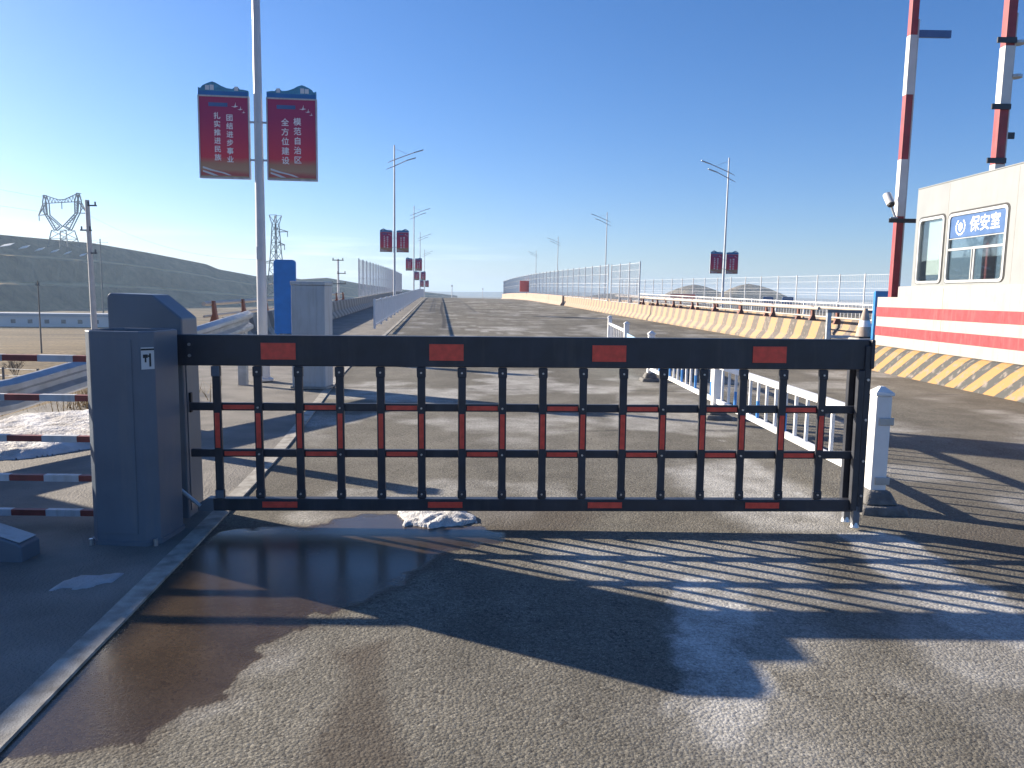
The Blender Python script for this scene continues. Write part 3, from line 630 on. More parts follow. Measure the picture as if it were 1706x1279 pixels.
lump('snow_pile', [(-.78, 5.14), (-.70, 4.82), (-.46, 4.77), (-.19, 4.91), (-.24, 5.20), (-.50, 5.32)], .038, M['snow'], 'small flattened pile of white snow on the road under the gate', 'snow', lambda x, y: 0, step=.012, rough=.55)
pz = lambda x, y: .004
lump('snow_patch', [(-5.6, 6.9), (-5.6, 8.6), (-4.6, 9.3), (-4.0, 8.7), (-3.7, 7.3), (-4.2, 6.5), (-4.9, 6.3)], .06, M['snowbank'], 'bright white snow bank on the ground behind the red and white bars', 'snow', pz, step=.028, seed=3, rough=.30)
lump('snow_patch', [(-2.30, 3.62), (-2.22, 3.85), (-2.02, 3.92), (-1.98, 3.78), (-2.12, 3.62)], .006, M['oldsnow'], 'thin trodden snow patch on the shaded pavement near the kerb', 'snow', lambda x, y: .002, step=.02, seed=8)

# ------------------------------------------------------------------ white traffic fence on the right
Fn = empty('traffic_fence', (2.62, 5.4, 0), 0, 'white tubular traffic fence with blue sleeves dividing the road', 'fence')
fp = [(2.64, 5.45), (2.565, 9.55), (2.47, 13.7), (2.67, 18.1), (2.80, 22.3)]
def loc(v, o): return Vector(v) - o.location
def L3(o, x, y, z): return Vector((x, y, z)) - Vector(o.location)
for i, (x, y) in enumerate(fp):
    z0 = rz(y); q = L3(Fn, x, y, z0)
    po = MB().box(q.x - .056, q.x + .056, q.y - .056, q.y + .056, q.z + .10, q.z + .83).build('post', M['whitebar'], Fn, bevel=.008)
    MB().hexa([q + Vector((sx_ * .068, sy_ * .068, .832)) for sx_, sy_ in ((-1, -1), (1, -1), (1, 1), (-1, 1))], [q + Vector((sx_ * .066, sy_ * .066, .855)) for sx_, sy_ in ((-1, -1), (1, -1), (1, 1), (-1, 1))]).build('cap', M['whitebar'], po, bevel=.004)
    MB().hexa([q + Vector((sx_ * .060, sy_ * .060, .856)) for sx_, sy_ in ((-1, -1), (1, -1), (1, 1), (-1, 1))], [q + Vector((sx_ * .014, sy_ * .014, .895)) for sx_, sy_ in ((-1, -1), (1, -1), (1, 1), (-1, 1))]).build('cap_point', M['whitebar'], po)
    a = MB(); a.hexa([q + Vector((sx_ * .17, sy_ * .20, -.01)) for sx_, sy_ in ((-1, -1), (1, -1), (1, 1), (-1, 1))], [q + Vector((sx_ * .155, sy_ * .185, .055)) for sx_, sy_ in ((-1, -1), (1, -1), (1, 1), (-1, 1))])
    a.hexa([q + Vector((sx_ * .12, sy_ * .14, .056)) for sx_, sy_ in ((-1, -1), (1, -1), (1, 1), (-1, 1))], [q + Vector((sx_ * .08, sy_ * .085, .15)) for sx_, sy_ in ((-1, -1), (1, -1), (1, 1), (-1, 1))])
    a.build('base_block', M['basecon'], Fn, bevel=.02, seg=3)
    for zc in ((.62, .19) if i == 0 else ()):
        MB().box(q.x - .030, q.x + .075, q.y - .066, q.y - .057, q.z + zc, q.z + zc + .055).build('clamp', M['galv'], po, bevel=.006)
for i in (0, 1, 3):
    (xa, ya), (xb, yb) = fp[i], fp[i + 1]; dv = Vector((xb - xa, yb - ya, 0)); Ln = dv.length; dv /= Ln
    pa = L3(Fn, xa, ya, rz(ya)) + dv * .062; pb = L3(Fn, xb, yb, rz(yb)) - dv * .062
    pn = MB().bar(pa + Vector((0, 0, .66)), pb + Vector((0, 0, .66)), .045, .065).build('top_rail', M['whitebar'], Fn, bevel=.005)
    MB().bar(pa + Vector((0, 0, .22)), pb + Vector((0, 0, .22)), .045, .06).build('bottom_rail', M['whitebar'], Fn, bevel=.005)
    npk = 15 if i < 2 else 9
    for k in range(npk):
        f = (k + .7) / (npk + .4); c = pa.lerp(pb, f)
        pk = MB().bar(c + Vector((0, 0, .25)), c + Vector((0, 0, .628)), .026, .026, up=(0, 1, 0)).build('picket', M['whitebar'], pn)
        if k % 3 == 0 and i < 2: MB().bar(c + Vector((0, 0, .251)), c + Vector((0, 0, .43)), .027, .027, up=(0, 1, 0)).build('blue_sleeve', M['bluebar'], pk)
(xa, ya), (xb, yb) = fp[2], fp[3]
pa = L3(Fn, xa, ya, rz(ya)); pb = L3(Fn, xb, yb, rz(yb)); c0 = pa.lerp(pb, .05); c1 = pa.lerp(pb, .95)
pbk = MB().bar(c0 + Vector((0, 0, .45)), c1 + Vector((0, 0, .45)), .02, .36).build('blue_panel', M['lblue'], Fn)

# ------------------------------------------------------------------ jersey barriers
def jersey(name, t, s0, s1, m, label, flip=1, h=.81, group=None, steps=None, zup=0.0):
    prof_ = [(-.24, 0), (-.24, .09), (-.09, .33), (-.065, h), (.10, h), (.13, 0)]
    b = MB(); sl = axis([(s0, s1, steps or 1.0)]); n_ = len(prof_); root = RD(s0, t, rz(s0)); 
    for s in sl:
        for dx, z in prof_: b.v.append(tuple(RD(s, t + dx * flip, rz(s) + z - .01 + zup) - root))
    for i in range(len(sl) - 1):
        for k in range(n_): b.f.append((i * n_ + k, i * n_ + (k + 1) % n_, (i + 1) * n_ + (k + 1) % n_, (i + 1) * n_ + k))
    b.f += [tuple(range(n_)), tuple(range((len(sl) - 1) * n_, len(sl) * n_))]
    o = b.build(name, m, loc=root, bevel=0); return tag(o, label, 'barrier', group)
jersey('concrete_barrier', 11.5, 22.8, 69.6, M['jersey'], 'concrete crash barrier with yellow and black slanted stripes right of the bridge road')
jersey('concrete_barrier', 11.3, 70.6, 138, M['jersey_far'], 'plain pinkish concrete barrier beyond the gap near the crest, under the mesh fence', h=.9)
jersey('concrete_barrier', -5.25, 19.0, 128, M['jersey_left'], 'grey and tan striped concrete barrier left of the bridge road behind the cabinet', flip=-1)
jersey('concrete_barrier', 15.6, 26, 110, M['jersey'], 'low striped concrete barrier of the opposite carriageway beyond the two rails', h=.7, steps=3)
MB_ = MB().box(-.25, .25, -.3, .3, 0, .62); o = MB_.build('concrete_block', M['concrete'], loc=RD(18.2, 10.05), bevel=.03); tag(o, 'short concrete block under the weathered cone beside the striped wall', 'block')

# ------------------------------------------------------------------ bridge rails on brown posts
def bridge_rail(t, s0, s1, zb, zr, label, pitch=3.0, two=True):
    root = RD(s0, t, rz(s0)); E = empty('bridge_rail', root, 0, label, 'railing', 'bridge rails on brown posts')
    sl = axis([(s0, s1, 3.0)])
    for zz, rr in ((zr, .055),) + (((zb + zr) / 2 - .05, .035),) * (1 if two else 0):
        MB().tube([RD(s, t - .05, rz(s) + zz) - root for s in sl], rr, 8).build('rail', M['rail'], E, smooth=True)
    s = s0 + .6
    while s < s1:
        q = RD(s, t, rz(s)) - root; p = MB()
        p.prism([(-.10, zb), (.16, zb), (.10, (zb + zr) / 2), (.05, zr + .07), (-.01, zr + .07), (-.0, (zb + zr) / 2)], -.07, .07, Matrix.Translation(q)); p.build('post', M['brown'], E, bevel=.01); s += pitch
    return E
bridge_rail(12.15, 24.6, 53, .72, 1.16, 'cream tube rail on brown posts close behind the striped right barrier', two=False)
bridge_rail(14.2, 24.0, 58, .55, 1.12, 'second cream tube rail on brown posts, across the gap from the striped barrier')
bridge_rail(-5.9, 19.5, 48, .55, 1.10, 'brown posted rail on the left side, between grey cabinet and mesh fence')
# plain end frame of the right rail
Ef = empty('end_barrier', RD(20.4, 11.2), 0, 'grey steel end frame between the striped barrier and the cone', 'barrier')
for x in (-.9, .9): MB().box(x - .05, x + .05, -.05, .05, 0, 1.16).build('post', M['galv'], Ef)
MB().box(-.95, 2.2, -.04, .04, 1.162, 1.24).build('top_bar', M['gate_edge'], Ef); MB().box(-.85, .85, -.03, .03, .5, .57).build('lower_bar', M['galv'], Ef); MB().box(-.85, .85, -.2, .2, .05, .42).build('panel', M['concrete'], Ef)

# ------------------------------------------------------------------ white railings
def white_railing(pts, h, label, m, pitch=.16, zlift=0.0, group=None, pw=.02):
    root = Vector(pts[0]); E = empty('white_railing', root, 0, label, 'railing', group)
    for i, (a, c) in enumerate(zip(pts, pts[1:])):
        a = Vector(a) - root; c = Vector(c) - root; up = Vector((0, 0, 1))
        MB().bar(a + up * .02, a + up * (h + .06), .07, .07).build('post', m, E)
        p = MB(); p.bar(a + up * h, c + up * h, .04, .05); p.bar(a + up * .14, c + up * .14, .04, .05)
        n_ = max(2, int((c - a).length / pitch))
        for k in range(1, n_): q = a.lerp(c, k / n_); p.bar(q + up * .165, q + up * (h - .025), pw, pw)
        p.build('rail_panel', m, E)
    a = Vector(pts[-1]) - root; MB().bar(a + Vector((0, 0, .02)), a + Vector((0, 0, h + .06)), .07, .07).build('post', m, E)
    return E
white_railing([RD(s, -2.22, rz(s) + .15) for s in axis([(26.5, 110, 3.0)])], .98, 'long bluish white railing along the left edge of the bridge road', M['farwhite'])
white_railing([RD(s, 17.0, rz(s) + .1) for s in axis([(27, 66, 3.0)])], 1.12, 'far white railing of the opposite carriageway in front of the tall mesh fence', M['whitebar'], pitch=.3)

# ------------------------------------------------------------------ mesh fences
def mesh_fence(pts, h, label, vs=.13, hs=.5, wr=.011):
    root = Vector(pts[0]); E = empty('mesh_fence', root, 0, label, 'fence')
    up = Vector((0, 0, 1))
    for i, p in enumerate(pts):
        a = Vector(p) - root; MB().bar(a, a + up * (h + .08), .07, .07).build('post', M['wire'], E)
        if i + 1 < len(pts):
            c = Vector(pts[i + 1]) - root; b = MB(); n_ = int((c - a).length / vs)
            for k in range(1, n_): q = a.lerp(c, k / n_); b.bar(q + up * .05, q + up * (h - .02), wr, wr)
            z = .05
            while z < h: b.bar(a + up * z, c + up * z, wr * .8, wr * .8); z += hs
            for zz in (.04, h * .5, h): b.bar(a + up * zz, c + up * zz, .014, .014)
            b.build('mesh_panel', M['wire'], E)
    return E
mesh_fence([RD(s, -5.45, rz(s) + .8) for s in axis([(52.5, 112, 2.8)])], 2.5, 'white mesh fence on the left barrier of the bridge', vs=.22, hs=1.3)
mesh_fence([RD(s, 11.75, rz(s) + .75) for s in axis([(45.5, 53, 2.5)])], 2.45, 'short see-through end of the mesh fence at the start of the right bridge fence')
mesh_fence([RD(s, 11.6, rz(s) + .78) for s in axis([(53.3, 140, 2.8)])], 2.45, 'tall white mesh fence along the right side of the bridge road', vs=.16, wr=.013, hs=.9)
far = []
for i in range(20):
    f = i / 19; y = 52 + 48 * f; x = 25.5 + (14.0 - 25.5) * (f ** .9); far.append((x, y, .78 + .2 * f))
mesh_fence(far, 2.5, 'far right mesh fence behind the opposite carriageway, dark mounds showing through', vs=.16, wr=.013)

# cloth banners and signs on the fences
def flat_sign(name, p, wd, ht, m, label, cat, rz_=0.0):
    E = empty(name, p, rz_, label, cat); MB().box(-wd / 2, wd / 2, -.02, .02, 0, ht).build('panel', m, E, bevel=.005)
    fr_ = MB(); fr_.box(-wd / 2 - .02, wd / 2 + .02, -.03, .03, -.025, -.001); fr_.box(-wd / 2 - .02, wd / 2 + .02, -.03, .03, ht + .001, ht + .025); fr_.build('edge_bar', M['wire'], E); return E
flat_sign('cloth_sign', RD(100, 10.98, rz(100) + 1.05), 1.3, 1.4, M['pinkred'], 'faded red cloth sign on the right mesh fence near the crest', 'sign', R(25))
flat_sign('cloth_sign', (17.0, 78, 1.25), 2.6, .55, M['pinkred'], 'wide low faded red sign at the far right fence end', 'sign')
bs = flat_sign('blue_notice', (15.6, 44, 1.05), .62, .55, M['signblue'], 'small blue notice on the far fence beside the striped wall', 'sign')
for z in (.12, .24, .36, .46): MB().box(-.24, .24, -.0225, -.0205, z, z + .035).build('text_line', M['white'], bs)
bs = flat_sign('blue_notice', (15.8, 48, 1.1), .62, .5, M['signblue'], 'small blue and white notice on the far fence, left of the other one', 'sign')
for z in (.10, .22, .34): MB().box(-.25, .25, -.0225, -.0205, z, z + .06).build('text_line', M['white'], bs)

# ------------------------------------------------------------------ street lamps with banners
def lamp_proto(side):
    E = empty('street_lamp', (0, 0, 0))
    MB().tube([(0, 0, 0), (0, 0, 10.3)], [.085, .042], 14).build('pole', M['pole'], E, smooth=True)
    MB().lathe([(.16, 0), (.16, .03), (.11, .05), (.10, .30), (.088, .34)], 14).build('base_sleeve', M['pole'], E)
    for zc, reach, tail, rise in ((9.40, 1.25, .42, .50), (9.02, .78, .50, .38)):
        am = MB().tube([(-tail * side, 0, zc - tail * .42), (0, -.06, zc), (reach * side, 0, zc + rise)], [.014, .03, .026], 8).build('arm', M['pole'], E, smooth=True)
        hx = reach * side; d = Vector((.62 * side, 0, .20)); a = Vector((hx, 0, zc + rise)) - d * .1
        MB().hexa([a + Vector((0, -.05, -.03)), a + d + Vector((0, -.09, -.03)), a + d + Vector((0, .09, -.03)), a + Vector((0, .05, -.03))], [a + Vector((0, -.045, .03)), a + d + Vector((0, -.07, .02)), a + d + Vector((0, .07, .02)), a + Vector((0, .045, .03))]).build('lamp_head', M['galv'], am, bevel=.008)
    MB().tube([(0, 0, 10.1), (.95 * side, 0, 9.74)], .008, 6).build('stay_wire', M['galv'], E)
    bx = MB().box(-.045, .045, -.11, -.07, 1.95, 2.15).build('inspection_cover', M['pole'], E)
    return E
def crest_poly(mirror):
    p = [(-.38, .0), (.38, 0), (.38, .115), (.345, .10), (.32, .135), (.27, .165), (.20, .195), (.16, .205), (.10, .185), (.03, .145), (-.06, .112), (-.14, .105), (-.17, .125), (-.24, .12), (-.25, .10), (-.30, .10), (-.38, .085)]
    return p if not mirror else [(-x, z) for x, z in reversed(p)]
def banner_proto(cols, mirror):
    """printed panel in a pale frame, blue crest above, two columns of writing, hung by two brackets"""
    E = empty('lamp_banner', (0, 0, 0)); W_, H_ = .74, 1.22
    MB().box(-W_ / 2, W_ / 2, -.022, .022, .0, H_).build('panel', M['banner'], E)
    fr_ = MB(); fr_.box(-W_ / 2 - .02, -W_ / 2 - .001, -.035, .035, -.02, H_); fr_.box(W_ / 2 + .001, W_ / 2 + .02, -.035, .035, -.02, H_); fr_.box(-W_ / 2, W_ / 2, -.035, .035, -.022, -.001); fr_.box(-W_ / 2 - .02, W_ / 2 + .02, -.035, .035, H_ + .001, H_ + .022)
    fr_.build('frame', M['barwhite'], E)
    crm = MB().prism([(x, z + H_ + .023) for x, z in crest_poly(mirror)], -.03, .03).build('crest', M['crest'], E)
    MB().box(-.38, .38, -.034, -.0305, H_ + .026, H_ + .085).build('crest_band', M['crestblue'], crm)
    for x_, zz in ((.17, .11), (.24, .10), (-.20, .09)):
        x_ = -x_ if mirror else x_; MB().box(x_ - .03, x_ + .03, -.033, -.0305, H_ + .10, H_ + .10 + zz * .7).build('crest_motif', M['farwhite'], crm)
    MB().box(-.23, .06, -.0245, -.0225, 1.075, 1.135).build('blue_strip', M['signblue'], E)
    dv = MB()
    for x_, z_, k in ((.17, 1.10, .055), (.25, 1.055, .042), (.30, 1.005, .03)):
        dv.prism([(x_ - k, z_ - k * .3), (x_ - k * .1, z_ - k * .25), (x_ + k * .3, z_ + k * .9), (x_ + k * .25, z_ - k * .1), (x_ + k, z_ - k * .2), (x_, z_ - k * .55)], -.0245, -.0225)
    dv.build('bird_motif', M['letter'], E)
    for (a, z0, z1, m_, nm) in ((0, .06, .10, 'gold', 'ribbon'),):
        rb = MB()
        rb.prism([(-.34, .16), (-.20, .115), (.0, .07), (.10, .03), (.05, .03), (-.05, .06), (-.22, .095), (-.34, .13)], -.0245, -.0225)
        rb.prism([(-.34, .10), (-.20, .06), (-.10, .02), (-.18, .02), (-.34, .075)], -.0245, -.0225)
        rb.build(nm, M['farwhite'], E)
    MB().box(-.365, .365, -.0244, -.0224, .002, .018).build('ribbon', M['gold'], E)
    for x_, body, ztop, pitch, size in cols:
        for k, ch in enumerate(body):
            text_mesh('lettering', ch, size, M['letter'], E, (x_, -.0232, ztop - k * pitch), bold=.0022, extrude=.0012)
    return E
ban_a = banner_proto([(.085, '团结进步事业', .905, .127, .107), (-.105, '扎实推进民族', .93, .127, .107)], True)
ban_b = banner_proto([(.085, '模范自治区', .88, .147, .122), (-.105, '全方位建设', .865, .147, .122)], False)
for pr, sg in ((ban_a, 1), (ban_b, -1)):
    for z in (.28, .86):
        bk = MB(); bk.bar((sg * .392, 0, z), (sg * .515, 0, z), .022, .03); bk.tube([(sg * .515, -.09, z), (sg * .515, .09, z)], .012, 6); bk.build('bracket', M['pole'], pr)
LL = lamp_proto(1); RL = lamp_proto(-1)
def first(o, flag=[]):
    if o in flag: return copy_tree(o)
    flag.append(o); return o
yaw = math.atan(SH)
llab = ['tall grey lamp post nearest the gate on the left, reaching out of the frame', 'left street lamp with two slanted arms behind the mesh fence, second from the gate', 'third left street lamp along the bridge, in front of the crest', 'fourth left street lamp, thin in the distance', 'farthest left street lamp down the bridge']
bpos = {0: (3.26, None), 1: (4.05, None), 2: (3.95, None), 3: (3.5, None), 4: (2.7, None)}
blab = [('left red banner with two columns of white characters on the near lamp post', 'right red banner with two columns of white characters on the near lamp post'),
        ('left red banner on the second lamp post above the mesh fence', 'right red banner on the second lamp post above the mesh fence'),
        ('left small red banner on the third left lamp post', 'right small red banner on the third left lamp post'),
        ('left tiny red banner on the fourth left lamp post', 'right tiny red banner on the fourth left lamp post'),
        ('left tiny red banner on the farthest left lamp post, low over the crest', 'right tiny red banner on the farthest left lamp post, low over the crest')]
for i, s in enumerate((12.5, 49.5, 87, 124.5, 162)):
    o = first(LL); o.location = RD(s, -2.87 - (.25 if i > 2 else 0), rz(s) + .03); o.rotation_euler.z = yaw
    tag(o, llab[i], 'street lamp', 'street lamps along the left side of the bridge')
    for k, pr in enumerate((ban_a, ban_b)):
        c = first(pr); off = -.52 if k == 0 else .52
        q = o.location + Vector((off * math.cos(yaw), off * math.sin(yaw), 0)); c.location = (q.x, q.y - .0, bpos[i][0]); c.rotation_euler.z = yaw
        tag(c, blab[i][k], 'banner', 'red banners hung on the lamp posts')
rlab = ['nearest right street lamp, carrying two dark red banners over the opposite carriageway', 'second right street lamp rising behind the tall mesh fence', 'third right street lamp, small above the mesh fence', 'farthest right street lamp, barely above the end of the mesh fence']
for i, s in enumerate((50, 87, 125, 165)):
    o = first(RL); o.location = RD(s, (18.3, 18.6, 19.0, 20.5)[i], rz(min(s, 112)) - .3); o.rotation_euler.z = yaw
    tag(o, rlab[i], 'street lamp', 'street lamps along the opposite carriageway')
    if i == 0:
        for k, pr in enumerate((ban_a, ban_b)):
            c = first(pr); off = -.52 if k == 0 else .52; c.location = o.location + Vector((off, off * .1, 3.05)); c.rotation_euler.z = yaw + R(-8)
            tag(c, ('left', 'right')[k] + ' dark red banner on the nearest right street lamp', 'banner', 'red banners hung on the lamp posts')

# ------------------------------------------------------------------ grey cabinet, blue board, guard rail
Gc = empty('utility_cabinet', (-3.07, 11.75, .02), R(-5), 'tall pale grey metal cabinet at the road edge behind the gate', 'cabinet')
b1 = MB().box(-.26, .26, -.17, .20, .03, 1.56).build('cabinet_body', M['greycab'], Gc, bevel=.012)
MB().box(-.27, .27, -.18, .21, 1.562, 1.62).build('lid', M['greycab'], Gc, bevel=.012); MB().box(-.25, .13, -.176, -.1705, .10, 1.50).build('door', M['greycab'], Gc, bevel=.003); MB().box(-.28, .28, -.19, .22, 0, .03).build('plinth', M['concrete'], Gc)
Bb = empty('blue_board', (-5.02, 17.0, .0), R(4), 'upright bright blue sheet metal board behind the grey cabinet', 'board')
q = [(-.235, .3)]; R_ = .07; pol = [(-.235, .55), (.235, .55)] + [(.235 - R_ + R_ * math.cos(a), 2.165 - R_ + R_ * math.sin(a)) for a in (0, .5, 1.05, 1.57)] + [(-.235 + R_ - R_ * math.sin(a), 2.165 - R_ + R_ * math.cos(a)) for a in (0, .5, 1.05, 1.57)]
MB().prism(pol, -.05, .05).build('panel', M['blue'], Bb, bevel=.008)
for x in (-.17, .17): MB().box(x - .03, x + .03, -.03, .03, 0, .55).build('leg', M['blue'], Bb)
def w_beam(pts, label):
    root = Vector(pts[0]); E = empty('guard_rail', root, 0, label, 'guard rail')
    pf = [(.0, -.16), (.02, -.15), (.085, -.115), (.085, -.065), (.02, -.025), (.02, .025), (.085, .065), (.085, .115), (.02, .15), (.0, .16)]
    b = MB(); n_ = len(pf)
    for i, p in enumerate(pts):
        d = (Vector(pts[min(i + 1, len(pts) - 1)]) - Vector(pts[max(0, i - 1)])).normalized(); r = d.cross(Vector((0, 0, 1))).normalized()
        for x, z in pf: b.v.append(tuple(Vector(p) - root + r * x + Vector((0, 0, z))))
    for i in range(len(pts) - 1):
        for k in range(n_ - 1): b.f.append((i * n_ + k, i * n_ + k + 1, (i + 1) * n_ + k + 1, (i + 1) * n_ + k))
    o = b.build('beam', M['galv'], E, smooth=True); md = o.modifiers.new('thick', 'SOLIDIFY'); md.thickness = .006
    for p in pts[::2]:
        a = Vector(p) - root; MB().box(a.x - .16, a.x - .03, a.y - .05, a.y + .05, -.25 - root.z, a.z + .12).build('post', M['concrete'] if p is pts[0] else M['galv'], E)
    return E
w_beam([(-5.0, 5.6, .42), (-4.62, 7.0, .49), (-4.42, 8.6, .66), (-4.22, 10.3, .85), (-4.13, 12.0, 1.02)], 'galvanised two-wave guard rail climbing behind the bar barrier and the gate housing')

# ------------------------------------------------------------------ guard booth, its striped island wall, masts
iyaw = R(.4); rt0 = Vector((8.09, 12.0, 0))
Iw = empty('island_wall', rt0, iyaw, 'white island wall with two red bands over a yellow and black striped plinth', 'wall')
Ly = lambda s: s - 12.0
s_e = 17.15
MB().prism([(-.34, -.02), (2.3, -.02), (2.3, .52), (-.03, .52), (-.10, .44)], Ly(6.5), Ly(s_e)).build('plinth', M['plinth'], Iw, bevel=.03, seg=3)
wl = MB().prism([(Ly(6.5), .522), (Ly(s_e) - .03, .522), (Ly(s_e) - .03, 1.58), (Ly(16.25), 1.58), (Ly(16.25), 1.80), (Ly(6.5), 1.80)], 0, .22, Matrix(((0, 1, 0, 0), (1, 0, 0, 0), (0, 0, 1, 0), (0, 0, 0, 1)))).build('wall', M['plaster'], Iw, bevel=.01)
MB().box(.222, 2.2, Ly(s_e) - .25, Ly(s_e) - .03, .522, 1.56).build('wall', M['plaster'], Iw, bevel=.01)
for z0, z1 in ((1.155, 1.365), (.745, .945)):
    MB().box(-.004, .10, Ly(6.5), Ly(s_e) - .027, z0, z1).build('red_band', M['red'], wl)
MB().box(-.003, .02, Ly(14.55), Ly(14.56), .53, 1.75).build('joint', M['concrete'], wl)

Bt = empty('guard_booth', (8.10, 12.72, 0), iyaw, 'pale grey guard booth with framed windows and a blue sign reading 保安室', 'booth')
bl = 3.08; x0, x1 = .02, 2.1
wins = [(.10 + .0, 1.50, 1.84, 3.13), (1.66, 2.53, 1.84, 3.13)]     # (y0,y1,z0,z1) openings in the road side wall
wins = [(.18, 1.88, 1.86, 3.11), (2.04, 2.92, 1.86, 3.12)]
wb = MB(); zl, zh = .3, 3.72
ycuts = [-.9] + [q for w_ in wins for q in w_[:2]] + [bl]
for i in range(0, len(ycuts) - 1, 2): wb.box(x0, x0 + .06, ycuts[i], ycuts[i + 1], zl, zh)
for y0, y1, z0, z1 in wins: wb.box(x0, x0 + .06, y0, y1, zl, z0); wb.box(x0, x0 + .06, y0, y1, z1, zh)
wb.box(x0 + .0605, x1, -.9, -.84, zl, zh)                                        # near end
wb.box(x0 + .0605, x1, bl - .06, bl, zl, 1.85); wb.box(x0 + .0605, x1, bl - .06, bl, 3.12, zh); wb.box(x0 + .0605, x0 + .25, bl - .06, bl, 1.85, 3.12); wb.box(x1 - .3, x1, bl - .06, bl, 1.85, 3.12)
wb.box(x1 + .001, x1 + .06, -.9, bl, zl, 1.9); wb.box(x1 + .001, x1 + .06, -.9, bl, 3.1, zh); wb.box(x1 + .001, x1 + .06, -.9, .3, 1.9, 3.1); wb.box(x1 + .001, x1 + .06, bl - .3, bl, 1.9, 3.1); wb.box(x1 + .001, x1 + .06, 1.2, 1.4, 1.9, 3.1)
wb.build('wall', M['booth'], Bt)
MB().box(x0 - .008, x1 + .07, -.91, bl + .01, zh + .001, zh + .03).build('roof', M['booth'], Bt, bevel=.02)
MB().box(x0 + .062, x1 - .001, -.839, bl - .061, 1.2, 1.25).build('floor', M['interior'], Bt)
MB().box(x0 + .08, x0 + .5, .3, 1.9, 1.70, 1.80).build('counter', M['interior'], Bt)
def rounded(y0, y1, z0, z1, r, n=5):
    out = []
    for cy_, cz_, a0 in ((y1 - r, z1 - r, 0), (y0 + r, z1 - r, 90), (y0 + r, z0 + r, 180), (y1 - r, z0 + r, 270)):
        for k in range(n): a = R(a0 + 90 * k / (n - 1)); out.append((cy_ + r * math.cos(a), cz_ + r * math.sin(a)))
    return out
def ring(y0, y1, z0, z1, wd, xa, xb, r=.09):
    o_ = rounded(y0, y1, z0, z1, r); i_ = rounded(y0 + wd, y1 - wd, z0 + wd, z1 - wd, r * .7); b = MB(); n_ = len(o_)
    b.v = [(xa, *p) for p in o_] + [(xa, *p) for p in i_] + [(xb, *p) for p in o_] + [(xb, *p) for p in i_]
    for k in range(n_):
        j = (k + 1) % n_; b.f += [(k, j, n_ + j, n_ + k), (2 * n_ + k, 3 * n_ + k, 3 * n_ + j, 2 * n_ + j), (k, 2 * n_ + k, 2 * n_ + j, j), (n_ + k, n_ + j, 3 * n_ + j, 3 * n_ + k)]
    return b
for wi, (y0, y1, z0, z1) in enumerate(wins):
    sl_ = ring(y0 - .045, y1 + .045, z0 - .02, z1 + .04, .035, x0 - .006, x0 + .01, .11).build('window_seal', M['dark'], Bt)
    wn = ring(y0 - .012, y1 + .012, z0 - .01, z1 + .008, .05, x0 - .016, x0 + .05, .09).build('window', M['frame'], Bt)
    MB().box(x0 + .020, x0 + .026, y0 + .03, y1 - .03, z0 + .03, z1 - .03).build('pane', M['glass'], wn)
    if wi == 0:
        tr = MB(); tr.box(x0 - .008, x0 + .016, y0 + .035, y1 - .035, 2.44, 2.48); tr.box(x0 - .006, x0 + .016, y0 + .035, y1 - .035, 2.645, 2.66); tr.box(x0 - .008, x0 + .016, 1.01, 1.05, z0 + .035, 2.439); tr.box(x0 - .006, x0 + .018, 1.09, 1.11, z0 + .035, 2.439); tr.build('mullion', M['frame'], wn)
        sg = MB().box(x0 + .004, x0 + .014, y0 + .05, y1 - .05, 2.67, 3.06).build('sign', M['signblue'], Bt)
        # local mirror: seen from the road the sign reads from far (large y) to near (small y)
        text_mesh('sign_lettering', '保安室', .29, M['white'], sg, (x0 + .002, .80, 2.86), rot=(R(90), 0, R(-90)), extrude=.001, bold=.006)
        em = MB(); cyE, czE = 1.52, 2.86
        for k in range(14):
            a = R(-60 + 300 * k / 13 + 210 - 120); a = R(120 + 300 * k / 13 - 180 + 0)
            a = R(-230 + 280 * k / 13); cyk, czk = cyE + .135 * math.cos(a), czE + .135 * math.sin(a); tx, tz = -math.sin(a), math.cos(a)
            em.v += [(x0 + .002, cyk + tx * .036, czk + tz * .036), (x0 + .002, cyk + math.cos(a) * .022, czk + math.sin(a) * .022), (x0 + .002, cyk - tx * .022, czk - tz * .022), (x0 + .002, cyk - math.cos(a) * .020, czk - math.sin(a) * .020)]; o4 = len(em.v) - 4; em.f.append((o4, o4 + 1, o4 + 2, o4 + 3))
        em.build('emblem_wreath', M['letter'], sg)
        shp = [(.0, -.090), (.062, -.035), (.070, .045), (.036, .055), (0, .086), (-.036, .055), (-.070, .045), (-.062, -.035)]
        MB().hexa([Vector((x0 + .003, cyE + a, czE + c)) for a, c in shp], [Vector((x0 + .001, cyE + a, czE + c)) for a, c in shp]).build('emblem_shield', M['letter'], sg)
        shp2 = [(a * .62, c * .62 + .005) for a, c in shp]; MB().hexa([Vector((x0 + .0005, cyE + a, czE + c)) for a, c in shp2], [Vector((x0 - .0005, cyE + a, czE + c)) for a, c in shp2]).build('emblem_centre', M['signblue'], sg); shp3 = [(a * .34, c * .34 + .005) for a, c in shp]; MB().hexa([Vector((x0 - .0006, cyE + a, czE + c)) for a, c in shp3], [Vector((x0 - .0015, cyE + a, czE + c)) for a, c in shp3]).build('emblem_star', M['letter'], sg)
    else:
        MB().box(x0 + .07, x0 + .08, y0 + .06, y1 - .22, z0 + .16, z1 - .02).build('blind', M['curtain'], Bt)
for ys_ in (-.02, 1.955): MB().box(x0 - .002, x0 + .001, ys_, ys_ + .008, 1.81, 3.70).build('wall_seam', M['concrete'], Bt)
MB().box(.9, 1.3, .5, .9, 1.26, 2.25).build('chair', M['dark'], Bt, bevel=.05)
